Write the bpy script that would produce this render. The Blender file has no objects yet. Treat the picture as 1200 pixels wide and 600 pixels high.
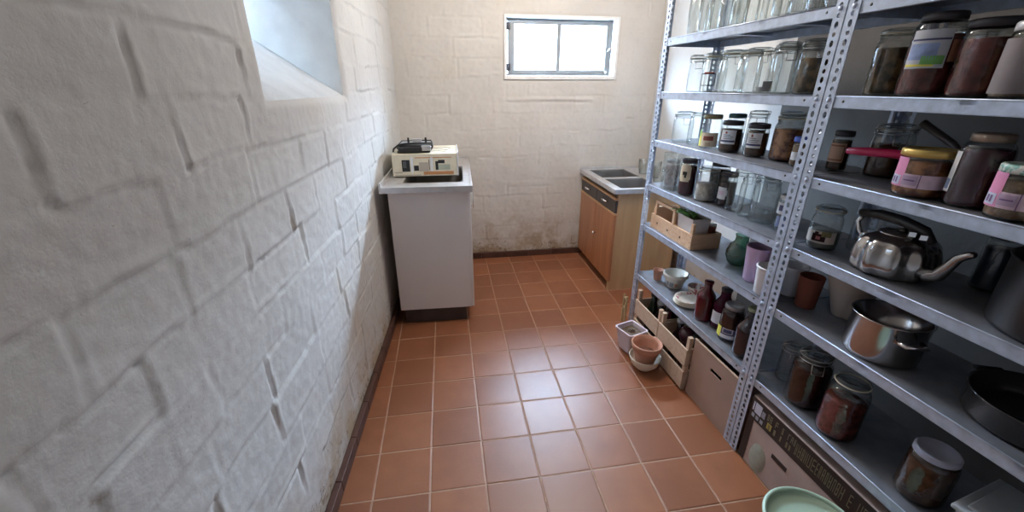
import bpy, bmesh, math, random
import numpy as np
from mathutils import Vector, Matrix
SC = bpy.context.scene
COL = SC.collection
PI = math.pi

# ------------------------------------------------------------------ camera, world, exposure
cam_d = bpy.data.cameras.new('camera')
cam = bpy.data.objects.new('camera', cam_d); COL.objects.link(cam)
cam_d.sensor_fit = 'HORIZONTAL'; cam_d.sensor_width = 36.0
cam_d.lens = 480.155 / 1200 * 36.0
cam_d.clip_start = 0.02
YAW, PITCH, ROLL = 0.1563, 0.3925, 0.0009
fw = Vector((math.sin(YAW) * math.cos(PITCH), math.cos(YAW) * math.cos(PITCH), -math.sin(PITCH)))
rt = Vector((math.cos(YAW), -math.sin(YAW), 0)); up = rt.cross(fw)
rt, up = rt * math.cos(ROLL) + up * math.sin(ROLL), up * math.cos(ROLL) - rt * math.sin(ROLL)
m4 = Matrix((rt, up, -fw)).transposed().to_4x4()
m4.translation = (0.3263, -0.8633, 1.3414)
cam.matrix_world = m4
SC.camera = cam
SC.view_settings.view_transform = 'Standard'
SC.view_settings.look = 'None'
SC.view_settings.gamma = 1.0
SC.view_settings.use_curve_mapping = False
SC.view_settings.exposure = 2.2
SC.cycles.max_bounces = 14
SC.cycles.diffuse_bounces = 8
SC.cycles.transparent_max_bounces = 40
SC.cycles.transmission_bounces = 8
SC.cycles.sample_clamp_indirect = 6.0
SC.cycles.use_denoising = True

SKY_HIGH, SKY_LOW = 115.0, 8.0
W = bpy.data.worlds.new('sky'); SC.world = W; W.use_nodes = True
wn, wl = W.node_tree.nodes, W.node_tree.links
wn.clear()
wo = wn.new('ShaderNodeOutputWorld'); wb = wn.new('ShaderNodeBackground')
tc = wn.new('ShaderNodeTexCoord'); sp = wn.new('ShaderNodeSeparateXYZ'); mr = wn.new('ShaderNodeMapRange')
mr.inputs['From Min'].default_value = 0.12; mr.inputs['From Max'].default_value = 0.42
mr.inputs['To Min'].default_value = SKY_LOW; mr.inputs['To Max'].default_value = SKY_HIGH
mr.interpolation_type = 'SMOOTHSTEP'
wl.new(tc.outputs['Generated'], sp.inputs[0]); wl.new(sp.outputs['Z'], mr.inputs['Value'])
wl.new(mr.outputs[0], wb.inputs['Strength']); wb.inputs['Color'].default_value = (0.54, 0.74, 1.0, 1)
wl.new(wb.outputs[0], wo.inputs[0])


def portal(name, loc, direction, sx, sy):
    d = bpy.data.lights.new(name, 'AREA'); d.shape = 'RECTANGLE'; d.size = sx; d.size_y = sy
    o = bpy.data.objects.new(name, d); COL.objects.link(o); o.location = loc
    o.rotation_euler = Vector(direction).to_track_quat('-Z', 'Y').to_euler()
    d.cycles.is_portal = True
    return o


# added warm fill light, out of view, brightening back wall and white cabinet
FILL_W = 8.6
ld = bpy.data.lights.new('added_fill_light', 'POINT'); ld.energy = FILL_W; ld.color = (1.0, 0.91, 0.83); ld.shadow_soft_size = 0.09
lo = bpy.data.objects.new('added_fill_light', ld); COL.objects.link(lo); lo.location = (1.0, 1.24, 2.05)

# ------------------------------------------------------------------ room numbers
YB = 2.343          # back wall
XR = 1.95           # right wall
YF = -1.75          # wall behind the camera
ZC = 2.32           # ceiling
LW0, LWS = -0.145, 0.063      # left wall: x = LW0 + LWS*y
OX, OY, ANG = 1.39, 0.23, 0.033   # shelving line
CA, SA = math.cos(ANG), math.sin(ANG)
Z1, Z2, Z3, Z4, Z5, Z6 = 1.545, 1.318, 1.093, 0.870, 0.650, 0.355


def sw(lx, ly, z=0.0):
    """shelving coordinates (depth into the shelf, distance along it) to world"""
    return (OX + lx * CA - ly * SA, OY + lx * SA + ly * CA, z)


# ------------------------------------------------------------------ materials
MATS = {}


def newmat(name):
    m = bpy.data.materials.new(name); m.use_nodes = True
    nt = m.node_tree; nt.nodes.clear()
    out = nt.nodes.new('ShaderNodeOutputMaterial')
    return m, nt.nodes, nt.links, out


def mat(name, col, rough=0.6, metal=0.0, var=0.12, scale=12.0, bump=0.0, bscale=60.0, spec=0.5, coat=0.0, col2=None, thr=None):
    """principled with noise-varied colour and optional bump"""
    if name in MATS: return MATS[name]
    m, N, L, out = newmat(name)
    b = N.new('ShaderNodeBsdfPrincipled'); L.new(b.outputs[0], out.inputs[0])
    t = N.new('ShaderNodeTexCoord'); n = N.new('ShaderNodeTexNoise')
    n.inputs['Scale'].default_value = scale; n.inputs['Detail'].default_value = 6
    L.new(t.outputs['Object'], n.inputs['Vector'])
    r = N.new('ShaderNodeValToRGB'); L.new(n.outputs[0], r.inputs[0])
    c2 = col2 or tuple(min(1, c * (1 + var)) for c in col)
    c1 = col if col2 else tuple(c * (1 - var) for c in col)
    lo_, hi_ = thr or (0.3, 0.7)
    r.color_ramp.elements[0].position = lo_; r.color_ramp.elements[1].position = hi_
    r.color_ramp.elements[0].color = (*c1, 1); r.color_ramp.elements[1].color = (*c2, 1)
    L.new(r.outputs[0], b.inputs['Base Color'])
    b.inputs['Roughness'].default_value = rough; b.inputs['Metallic'].default_value = metal
    b.inputs['Specular IOR Level'].default_value = spec
    b.inputs['Coat Weight'].default_value = coat
    if bump:
        n2 = N.new('ShaderNodeTexNoise'); n2.inputs['Scale'].default_value = bscale; n2.inputs['Detail'].default_value = 5
        L.new(t.outputs['Object'], n2.inputs['Vector'])
        bp = N.new('ShaderNodeBump'); bp.inputs['Strength'].default_value = bump; bp.inputs['Distance'].default_value = 0.01
        L.new(n2.outputs[0], bp.inputs['Height']); L.new(bp.outputs[0], b.inputs['Normal'])
    MATS[name] = m
    return m


def glass(name, tint=(0.95, 0.965, 0.96), edge=(0.52, 0.55, 0.55), gl=0.07, rough=0.03, bump=0.0):
    """thin clear glass: see-through in the middle, reflective and darker towards the edge"""
    if name in MATS: return MATS[name]
    m, N, L, out = newmat(name)
    lw = N.new('ShaderNodeLayerWeight'); lw.inputs['Blend'].default_value = 0.42
    ramp = N.new('ShaderNodeValToRGB')
    ramp.color_ramp.elements[0].color = (*tint, 1); ramp.color_ramp.elements[1].color = (*edge, 1)
    ramp.color_ramp.elements[0].position = 0.25; ramp.color_ramp.elements[1].position = 0.95
    tr = N.new('ShaderNodeBsdfTransparent'); g = N.new('ShaderNodeBsdfGlossy'); g.inputs['Roughness'].default_value = rough
    g.inputs['Color'].default_value = (0.95, 0.97, 0.97, 1)
    mp = N.new('ShaderNodeMapRange'); mp.inputs['From Min'].default_value = 0.0; mp.inputs['From Max'].default_value = 1.0
    mp.inputs['To Min'].default_value = gl; mp.inputs['To Max'].default_value = 0.5
    pw = N.new('ShaderNodeMath'); pw.operation = 'POWER'; pw.inputs[1].default_value = 2.8
    mx = N.new('ShaderNodeMixShader')
    L.new(lw.outputs['Facing'], ramp.inputs[0]); L.new(ramp.outputs[0], tr.inputs['Color'])
    L.new(lw.outputs['Facing'], pw.inputs[0]); L.new(pw.outputs[0], mp.inputs['Value']); L.new(mp.outputs[0], mx.inputs[0])
    L.new(tr.outputs[0], mx.inputs[1]); L.new(g.outputs[0], mx.inputs[2]); L.new(mx.outputs[0], out.inputs[0])
    t = N.new('ShaderNodeTexCoord'); n2 = N.new('ShaderNodeTexNoise'); n2.inputs['Scale'].default_value = 26
    L.new(t.outputs['Object'], n2.inputs['Vector'])
    bp = N.new('ShaderNodeBump'); bp.inputs['Strength'].default_value = 0.35 + bump; bp.inputs['Distance'].default_value = 0.01
    L.new(n2.outputs[0], bp.inputs['Height']); L.new(bp.outputs[0], g.inputs['Normal'])
    MATS[name] = m
    return m


def wall_mat(name, col, stain, z_st, dirt_amt=0.5, warm=(0.58, 0.50, 0.38)):
    m, N, L, out = newmat(name)
    b = N.new('ShaderNodeBsdfPrincipled'); L.new(b.outputs[0], out.inputs[0]); b.inputs['Roughness'].default_value = 0.75
    b.inputs['Specular IOR Level'].default_value = 0.25
    t = N.new('ShaderNodeTexCoord'); s = N.new('ShaderNodeSeparateXYZ'); L.new(t.outputs['Object'], s.inputs[0])

    def noise(sc, det=6, rough=0.6, dist=0.0):
        n = N.new('ShaderNodeTexNoise'); n.inputs['Scale'].default_value = sc; n.inputs['Detail'].default_value = det
        n.inputs['Roughness'].default_value = rough; n.inputs['Distortion'].default_value = dist
        L.new(t.outputs['Object'], n.inputs['Vector']); return n.outputs[0]

    def mth(op, a, c):
        n = N.new('ShaderNodeMath'); n.operation = op; n.use_clamp = False
        for i, v in enumerate((a, c)):
            if isinstance(v, (int, float)): n.inputs[i].default_value = v
            else: L.new(v, n.inputs[i])
        return n.outputs[0]

    def rng(v, a, c, to0=0.0, to1=1.0):
        n = N.new('ShaderNodeMapRange'); n.inputs['From Min'].default_value = a; n.inputs['From Max'].default_value = c
        n.inputs['To Min'].default_value = to0; n.inputs['To Max'].default_value = to1; n.interpolation_type = 'SMOOTHSTEP'
        L.new(v, n.inputs['Value']); return n.outputs[0]

    def mix(f, a, c):
        n = N.new('ShaderNodeMix'); n.data_type = 'RGBA'
        if isinstance(f, (int, float)): n.inputs['Factor'].default_value = f
        else: L.new(f, n.inputs['Factor'])
        for k, v in (('A', a), ('B', c)):
            sock = [i for i in n.inputs if i.name == k and i.type == 'RGBA'][0]
            if isinstance(v, tuple): sock.default_value = (*v, 1)
            else: L.new(v, sock)
        return [o for o in n.outputs if o.type == 'RGBA'][0]

    base = mix(rng(noise(1.7), 0.35, 0.7), col, tuple(c * 0.90 for c in col))
    base = mix(rng(noise(34, 8), 0.52, 0.75, 0, 0.35), base, tuple(c * 0.78 for c in col))
    low = rng(s.outputs['Z'], z_st, 0.02)                    # 1 near the floor
    blot = rng(mth('ADD', noise(5.5, 8, 0.65, 0.6), mth('MULTIPLY', low, 0.16)), 0.50, 0.80)
    base = mix(mth('MULTIPLY', mth('MULTIPLY', blot, low), dirt_amt), base, stain)
    flake = rng(mth('ADD', noise(21, 8, 0.7, 1.2), mth('MULTIPLY', rng(s.outputs['Z'], 0.22, 0.05), 0.07)), 0.60, 0.65)
    low2 = rng(s.outputs['Z'], z_st * 0.75, 0.03)
    base = mix(mth('MULTIPLY', mth('MULTIPLY', flake, low2), 0.85), base, (0.24, 0.17, 0.11))
    # small specks of grit all over
    speck = rng(noise(60, 3, 0.6, 0.5), 0.72, 0.76, 0, 0.5)
    base = mix(speck, base, (0.20, 0.18, 0.15))
    yel = rng(noise(2.3, 4, 0.5, 0.3), 0.55, 0.75, 0, 0.28)
    base = mix(yel, base, warm)
    L.new(base, b.inputs['Base Color'])
    bp = N.new('ShaderNodeBump'); bp.inputs['Strength'].default_value = 0.30; bp.inputs['Distance'].default_value = 0.005
    hh = mth('ADD', mth('MULTIPLY', noise(70, 8, 0.7), 0.7), mth('MULTIPLY', noise(14, 4), 1.0))
    L.new(hh, bp.inputs['Height']); L.new(bp.outputs[0], b.inputs['Normal'])
    return m


def wood(name, c1, c2, rough=0.55, scale=3.0, stretch=(1, 14, 14), coat=0.0):
    if name in MATS: return MATS[name]
    m, N, L, out = newmat(name)
    b = N.new('ShaderNodeBsdfPrincipled'); L.new(b.outputs[0], out.inputs[0]); b.inputs['Roughness'].default_value = rough
    b.inputs['Coat Weight'].default_value = coat
    t = N.new('ShaderNodeTexCoord'); mp = N.new('ShaderNodeMapping'); mp.inputs['Scale'].default_value = stretch
    n = N.new('ShaderNodeTexNoise'); n.inputs['Scale'].default_value = scale; n.inputs['Detail'].default_value = 8
    n.inputs['Distortion'].default_value = 0.6
    L.new(t.outputs['Object'], mp.inputs[0]); L.new(mp.outputs[0], n.inputs['Vector'])
    r = N.new('ShaderNodeValToRGB'); L.new(n.outputs[0], r.inputs[0])
    r.color_ramp.elements[0].position = 0.3; r.color_ramp.elements[1].position = 0.68
    r.color_ramp.elements[0].color = (*c1, 1); r.color_ramp.elements[1].color = (*c2, 1)
    L.new(r.outputs[0], b.inputs['Base Color'])
    MATS[name] = m
    return m


M_WALL = wall_mat('whitewashed_block', (0.58, 0.575, 0.56), (0.42, 0.33, 0.22), 0.42, 0.95)
M_BACK = wall_mat('whitewashed_block_back', (0.64, 0.61, 0.57), (0.36, 0.26, 0.16), 0.60, 0.9)
M_REVEAL = mat('white_paint', (0.80, 0.80, 0.78), 0.6, var=0.06, bump=0.3, bscale=30)
M_CEIL = mat('ceiling_paint', (0.62, 0.60, 0.56), 0.8, var=0.05)
M_STEEL = mat('galvanised_steel', (0.47, 0.55, 0.69), 0.36, 0.35, var=0.16, scale=38, bump=0.08, bscale=120)
M_SHELFTOP = mat('dusty_galvanised_steel', (0.21, 0.225, 0.26), 0.45, 0.4, var=0.22, scale=16)
M_INOX = mat('brushed_steel', (0.62, 0.61, 0.61), 0.38, 0.7, var=0.10, scale=20)
M_BASIN = mat('basin_steel', (0.36, 0.35, 0.34), 0.30, 0.9, var=0.08)
M_CHROME = mat('chrome', (0.80, 0.80, 0.80), 0.10, 1.0, var=0.03)
M_POL = mat('polished_pot_steel', (0.46, 0.45, 0.45), 0.17, 1.0, var=0.05)
M_GRAY = mat('grey_metal_paint', (0.26, 0.28, 0.29), 0.5, 0.2, var=0.1)
M_BLACK = mat('black_plastic', (0.018, 0.018, 0.02), 0.35, var=0.2)
M_WHITE = mat('white_plastic', (0.76, 0.76, 0.78), 0.35, var=0.03)
M_LAM = mat('white_laminate', (0.80, 0.77, 0.76), 0.45, var=0.04, scale=3)
M_GLASS = glass('clear_glass')
M_GLASS2 = glass('ribbed_glass', gl=0.13, bump=0.5)
M_GREENG = glass('green_glass', (0.22, 0.40, 0.30), (0.04, 0.10, 0.07), 0.10)
M_PAPER = mat('white_paper', (0.74, 0.76, 0.80), 0.7, var=0.05)
M_INK = mat('dark_blue_ink', (0.06, 0.07, 0.16), 0.7)
M_RED_INK = mat('red_ink', (0.32, 0.05, 0.04), 0.7)
M_PINK = mat('pink_paper', (0.72, 0.28, 0.50), 0.6, var=0.12)
M_PALEPINK = mat('pale_pink_paper', (0.70, 0.55, 0.66), 0.6, var=0.12, scale=60)
M_YEL = mat('yellow_paper', (0.72, 0.66, 0.10), 0.6)
M_GRN = mat('green_paper', (0.16, 0.42, 0.12), 0.6)
M_CREAM = mat('cream_paper', (0.72, 0.66, 0.52), 0.7)
M_JAM = mat('dark_jam', (0.022, 0.006, 0.008), 0.18, var=0.4, scale=40, spec=0.12)
M_PURPLE = mat('plum_preserve', (0.045, 0.007, 0.020), 0.2, var=0.4, scale=30, spec=0.12)
M_RED = mat('red_preserve', (0.055, 0.010, 0.011), 0.25, scale=36, col2=(0.15, 0.030, 0.028), thr=(0.40, 0.62), bump=0.5, bscale=34, spec=0.12)
M_BROWN = mat('brown_preserve', (0.050, 0.022, 0.012), 0.25, var=0.5, scale=45, spec=0.12)
M_PEACH = mat('peach_preserve', (0.12, 0.035, 0.015), 0.3, scale=34, col2=(0.42, 0.19, 0.075), thr=(0.42, 0.58), bump=0.6, bscale=30, spec=0.12)
M_PICKLE = mat('pickle_preserve', (0.04, 0.03, 0.012), 0.3, scale=30, col2=(0.16, 0.10, 0.04), thr=(0.44, 0.58), bump=0.6, bscale=30, spec=0.12)
M_HONEY = mat('stewed_fruit', (0.12, 0.07, 0.035), 0.3, scale=34, col2=(0.26, 0.17, 0.09), thr=(0.42, 0.58), bump=0.5, bscale=30, spec=0.12)
M_GOLDLID = mat('gold_lid', (0.62, 0.45, 0.14), 0.35, 0.5, var=0.08)
M_DARKLID = mat('dark_lid', (0.05, 0.05, 0.06), 0.35, 0.3)
M_TEALLID = mat('teal_lid', (0.07, 0.17, 0.18), 0.35, 0.3)
M_WHITELID = mat('white_lid', (0.60, 0.62, 0.66), 0.35, 0.1)
M_BLUE = mat('blue_plastic', (0.10, 0.18, 0.62), 0.4)
M_TERRA = mat('terracotta', (0.52, 0.27, 0.19), 0.8, var=0.14, scale=18, bump=0.15)
M_TERRA2 = mat('dark_terracotta', (0.22, 0.065, 0.045), 0.7, var=0.15)
M_SOIL = mat('dry_soil', (0.12, 0.085, 0.06), 0.95, var=0.5, scale=60, bump=0.6)
M_CERAM = mat('cream_ceramic', (0.74, 0.69, 0.60), 0.5, var=0.05)
M_LAV = mat('lavender_ceramic', (0.58, 0.42, 0.62), 0.45, var=0.05)
M_LAVPOT = mat('lavender_white_pot', (0.66, 0.58, 0.63), 0.5, var=0.06)
M_BEIGE = mat('beige_ceramic', (0.42, 0.37, 0.33), 0.6, var=0.08)
M_CARD = mat('cardboard', (0.36, 0.24, 0.19), 0.85, var=0.08, scale=8)
M_CARD2 = mat('printed_cardboard', (0.42, 0.32, 0.29), 0.8, var=0.12, scale=9)
M_PINE = wood('raw_pine', (0.58, 0.36, 0.22), (0.72, 0.50, 0.33), 0.7, 4)
M_CRATE = wood('fruit_crate_wood', (0.50, 0.36, 0.25), (0.64, 0.48, 0.36), 0.8, 4)
M_DOORW = wood('reddish_veneer', (0.34, 0.13, 0.055), (0.46, 0.20, 0.09), 0.38, 2.0, (14, 14, 1), 0.2)
M_ENDW = wood('ochre_veneer', (0.48, 0.30, 0.15), (0.58, 0.38, 0.20), 0.45, 2.0, (10, 10, 1), 0.1)
M_TRIMW = wood('pale_edge_veneer', (0.52, 0.30, 0.15), (0.60, 0.36, 0.19), 0.45, 2.0, (10, 10, 1))
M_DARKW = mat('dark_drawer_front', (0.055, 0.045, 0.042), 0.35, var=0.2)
M_SKIRT = mat('brown_skirting_tile', (0.085, 0.038, 0.028), 0.5, var=0.25, scale=14)
M_GROUT = mat('tan_grout', (0.38, 0.23, 0.15), 0.7, var=0.2, scale=30)
M_LEAF = mat('green_leaf', (0.10, 0.30, 0.06), 0.5, var=0.3)
M_BIN = mat('pale_green_plastic', (0.40, 0.52, 0.40), 0.4, var=0.04)
M_RASP = mat('raspberry_plastic', (0.62, 0.02, 0.11), 0.35, var=0.05)
M_RUBBER = mat('grey_rubber', (0.33, 0.33, 0.31), 0.6)


def tile_mat():
    m, N, L, out = newmat('glazed_terracotta_tile')
    b = N.new('ShaderNodeBsdfPrincipled'); L.new(b.outputs[0], out.inputs[0])
    t = N.new('ShaderNodeTexCoord')
    at = N.new('ShaderNodeAttribute'); at.attribute_name = 'tile_tone'
    n = N.new('ShaderNodeTexNoise'); n.inputs['Scale'].default_value = 9; n.inputs['Detail'].default_value = 8
    L.new(t.outputs['Object'], n.inputs['Vector'])
    n3 = N.new('ShaderNodeTexNoise'); n3.inputs['Scale'].default_value = 150; n3.inputs['Detail'].default_value = 4
    L.new(t.outputs['Object'], n3.inputs['Vector'])
    ad = N.new('ShaderNodeMath'); ad.operation = 'ADD'; L.new(n.outputs[0], ad.inputs[0])
    sc = N.new('ShaderNodeMath'); sc.operation = 'MULTIPLY'; sc.inputs[1].default_value = 0.5
    L.new(at.outputs['Fac'], sc.inputs[0]); L.new(sc.outputs[0], ad.inputs[1])
    r = N.new('ShaderNodeValToRGB'); L.new(ad.outputs[0], r.inputs[0])
    r.color_ramp.elements[0].position = 0.35; r.color_ramp.elements[1].position = 1.0
    r.color_ramp.elements[0].color = (0.235, 0.086, 0.040, 1); r.color_ramp.elements[1].color = (0.325, 0.124, 0.056, 1)
    L.new(r.outputs[0], b.inputs['Base Color'])
    rr = N.new('ShaderNodeMapRange'); rr.inputs['To Min'].default_value = 0.21; rr.inputs['To Max'].default_value = 0.31
    b.inputs['Specular IOR Level'].default_value = 0.45
    L.new(n.outputs[0], rr.inputs['Value']); b.inputs['Roughness'].default_value = 0.36
    bp = N.new('ShaderNodeBump'); bp.inputs['Strength'].default_value = 0.12; bp.inputs['Distance'].default_value = 0.002
    L.new(n3.outputs[0], bp.inputs['Height']); L.new(bp.outputs[0], b.inputs['Normal'])
    return m


M_TILE = tile_mat()


# ------------------------------------------------------------------ mesh builder
class MB:
    def __init__(s): s.v = []; s.f = []; s.m = []; s.sm = []

    def add(s, verts, faces, mi=0, smooth=False, M=None):
        o = len(s.v)
        for v in verts: s.v.append(tuple(M @ Vector(v)) if M is not None else tuple(v))
        for f in faces: s.f.append([o + i for i in f]); s.m.append(mi); s.sm.append(smooth)
        return s

    def box(s, x0, x1, y0, y1, z0, z1, mi=0, bev=0.0, M=None):
        if bev <= 0:
            vs = [(x, y, z) for x in (x0, x1) for y in (y0, y1) for z in (z0, z1)]
            fs = [(0, 1, 3, 2), (4, 6, 7, 5), (0, 4, 5, 1), (2, 3, 7, 6), (0, 2, 6, 4), (1, 5, 7, 3)]
            return s.add(vs, fs, mi, False, M)
        bm = bmesh.new()
        vv = {}
        for i, x in enumerate((x0, x1)):
            for j, y in enumerate((y0, y1)):
                for k, z in enumerate((z0, z1)): vv[i, j, k] = bm.verts.new((x, y, z))
        g = lambda *k: vv[k]
        for f in (((0,0,0),(0,0,1),(0,1,1),(0,1,0)), ((1,0,0),(1,1,0),(1,1,1),(1,0,1)), ((0,0,0),(1,0,0),(1,0,1),(0,0,1)),
                  ((0,1,0),(0,1,1),(1,1,1),(1,1,0)), ((0,0,0),(0,1,0),(1,1,0),(1,0,0)), ((0,0,1),(1,0,1),(1,1,1),(0,1,1))):
            bm.faces.new([vv[k] for k in f])
        bmesh.ops.bevel(bm, geom=bm.edges[:], offset=bev, segments=2, profile=0.5, affect='EDGES')
        bm.verts.ensure_lookup_table()
        for i, v in enumerate(bm.verts): v.index = i
        s.add([v.co[:] for v in bm.verts], [[v.index for v in f.verts] for f in bm.faces], mi, False, M)
        bm.free(); return s

    def lathe(s, prof, n=28, mi=0, M=None, a0=0.0, a1=2 * PI, flute=0, famp=0.0, zf=None, closed=None, smooth=True):
        """prof: list of (radius, z). full turn or an arc"""
        full = abs(a1 - a0 - 2 * PI) < 1e-6
        cnt = n if full else n + 1
        vs = []; fs = []
        for (r, z) in prof:
            for i in range(cnt):
                a = a0 + (a1 - a0) * i / n
                rr = r
                if flute and (zf is None or zf[0] <= z <= zf[1]): rr = r * (1 + famp * math.cos(flute * a))
                vs.append((rr * math.cos(a), rr * math.sin(a), z))
        for j in range(len(prof) - 1):
            for i in range(n):
                i2 = (i + 1) % cnt
                fs.append((j * cnt + i, j * cnt + i2, (j + 1) * cnt + i2, (j + 1) * cnt + i))
        return s.add(vs, fs, mi, smooth, M)

    def disc(s, r, z, n=28, mi=0, M=None, flip=False):
        vs = [(r * math.cos(2 * PI * i / n), r * math.sin(2 * PI * i / n), z) for i in range(n)]
        f = list(range(n));
        if flip: f.reverse()
        return s.add(vs, [f], mi, False, M)

    def tube(s, pts, r, n=8, mi=0, M=None, closed=False, rs=None):
        pts = [Vector(p) for p in pts]; k = len(pts); vs = []; fs = []
        ref = Vector((0, 0, 1)); prev = None
        for i, p in enumerate(pts):
            a = pts[(i - 1) % k] if (closed or i > 0) else p
            b = pts[(i + 1) % k] if (closed or i < k - 1) else p
            t = (b - a).normalized()
            if prev is None:
                u = t.cross(ref)
                if u.length < 1e-3: u = t.cross(Vector((1, 0, 0)))
            else: u = prev - t * prev.dot(t)
            u.normalize(); prev = u; w = t.cross(u)
            rr = rs[i] if rs else r
            for j in range(n):
                q = 2 * PI * j / n
                vs.append(tuple(p + (u * math.cos(q) + w * math.sin(q)) * rr))
        for i in range(k if closed else k - 1):
            i2 = (i + 1) % k
            for j in range(n):
                j2 = (j + 1) % n
                fs.append((i * n + j, i * n + j2, i2 * n + j2, i2 * n + j))
        if not closed:
            fs.append(list(range(n))[::-1]); fs.append([(k - 1) * n + j for j in range(n)])
        return s.add(vs, fs, mi, True, M)

    def build(s, name, mats, parent=None, loc=None, rotz=0.0):
        me = bpy.data.meshes.new(name)
        me.from_pydata(s.v, [], s.f)
        for m in (mats if isinstance(mats, (list, tuple)) else [mats]): me.materials.append(m)
        me.polygons.foreach_set('material_index', s.m); me.polygons.foreach_set('use_smooth', s.sm)
        me.update()
        bm = bmesh.new(); bm.from_mesh(me)
        bmesh.ops.recalc_face_normals(bm, faces=bm.faces[:]); bm.to_mesh(me); bm.free()
        o = bpy.data.objects.new(name, me); COL.objects.link(o)
        if parent: o.parent = parent
        if loc: o.location = loc
        if rotz: o.rotation_euler = (0, 0, rotz)
        return o


def tag(o, label, cat, group=None):
    o['label'] = label; o['category'] = cat
    if group: o['group'] = group
    return o


def thing(name, label, cat, loc=(0, 0, 0), rotz=0.0, group=None):
    o = bpy.data.objects.new(name, None); COL.objects.link(o); o.empty_display_size = 0.05
    o.location = loc; o.rotation_euler = (0, 0, rotz)
    return tag(o, label, cat, group)


def struct(o): o['kind'] = 'structure'; return o


# ------------------------------------------------------------------ numpy noise for real relief
def vnoise(x, y, seed):
    xi = np.floor(x).astype(np.int64); yi = np.floor(y).astype(np.int64); fx = x - xi; fy = y - yi
    fx = fx * fx * (3 - 2 * fx); fy = fy * fy * (3 - 2 * fy)

    def h(a, b):
        n = (a * 374761393 + b * 668265263 + seed * 974634777) & 0xffffffff
        n = ((n ^ (n >> 13)) * 1274126177) & 0xffffffff
        n = n ^ (n >> 16)
        return (n & 0xffff) / 65535.0
    return (h(xi, yi) * (1 - fx) + h(xi + 1, yi) * fx) * (1 - fy) + (h(xi, yi + 1) * (1 - fx) + h(xi + 1, yi + 1) * fx) * fy


def fbm(x, y, seed, o=4):
    t = 0; a = 0.5
    for i in range(o): t = t + a * (vnoise(x * 2 ** i, y * 2 ** i, seed + i * 7) - 0.5); a *= 0.5
    return t


def block_relief(U, V, seed, course=0.12, lmin=0.20, lmax=0.34, depth=0.007, off=0.0, v0=0.0):
    """height of painted block masonry: stepped blocks, partly filled joints, ridges of mortar, rough paint"""
    rg = random.Random(seed)
    Uw = U + 0.012 * fbm(U * 4, V * 4, seed + 50) * 2 + 0.016 * fbm(U * 22, V * 22, seed + 55, 3)
    Vw = V + 0.020 * fbm(U * 2.5, V * 5, seed + 60) * 2 + 0.014 * fbm(U * 20, V * 26, seed + 65, 3) - v0
    row = np.floor(Vw / course).astype(int)
    H = np.zeros_like(U)
    for rr in range(row.min(), row.max() + 1):
        msk = row == rr
        if not msk.any(): continue
        u = Uw[msk]; v = Vw[msk] - rr * course
        js = [U.min() - 0.5 + rg.uniform(0, 0.2)]
        while js[-1] < U.max() + 0.5: js.append(js[-1] + rg.uniform(lmin, lmax))
        js = np.array(js); k = np.searchsorted(js, u) - 1; k = np.clip(k, 0, len(js) - 2)
        hb = np.array([rg.uniform(-1, 1) for _ in js]); st = np.array([rg.choice((0.15, 0.5, 1.0, 1.3)) for _ in js])
        sb = np.array([rg.choice((0.1, 0.35, 0.8, 1.2)) for _ in js]); tl = np.array([rg.uniform(-1, 1) for _ in js])
        dl = u - js[k]; dr = js[k + 1] - u
        h = hb[k] * depth * off + tl[k] * depth * off * 2.0 * (v / course - 0.5)
        fad = np.clip(0.15 + 2.6 * (fbm(U[msk] * 9 + 3, V[msk] * 9, seed + 77, 3) + 0.18), 0.0, 1.15)
        h -= fad * depth * (st[k] * np.exp(-(dl / 0.0045) ** 2) + st[np.minimum(k + 1, len(st) - 1)] * np.exp(-(dr / 0.0045) ** 2))
        h += fad * 0.45 * depth * st[k] * np.exp(-((dl - 0.013) / 0.008) ** 2)
        h -= fad * depth * sb[k] * (np.exp(-(v / 0.004) ** 2) + 0.8 * np.exp(-((course - v) / 0.004) ** 2))
        h += fad * 0.40 * depth * sb[k] * np.exp(-((v - 0.012) / 0.008) ** 2)
        H[msk] = h
    H += 0.010 * fbm(U * 2.0, V * 2.0, seed + 5) + 0.0035 * fbm(U * 14, V * 18, seed + 9) + 0.0030 * fbm(U * 60, V * 60, seed + 13, 3)
    return H


def grid_lines(a, b, step, fixed=()):
    pts = sorted({a, b, *[f for f in fixed if a < f < b]}); out = []
    for i in range(len(pts) - 1):
        n = max(1, round((pts[i + 1] - pts[i]) / step)); out += list(np.linspace(pts[i], pts[i + 1], n + 1)[:-1])
    return np.array(out + [b])


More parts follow.
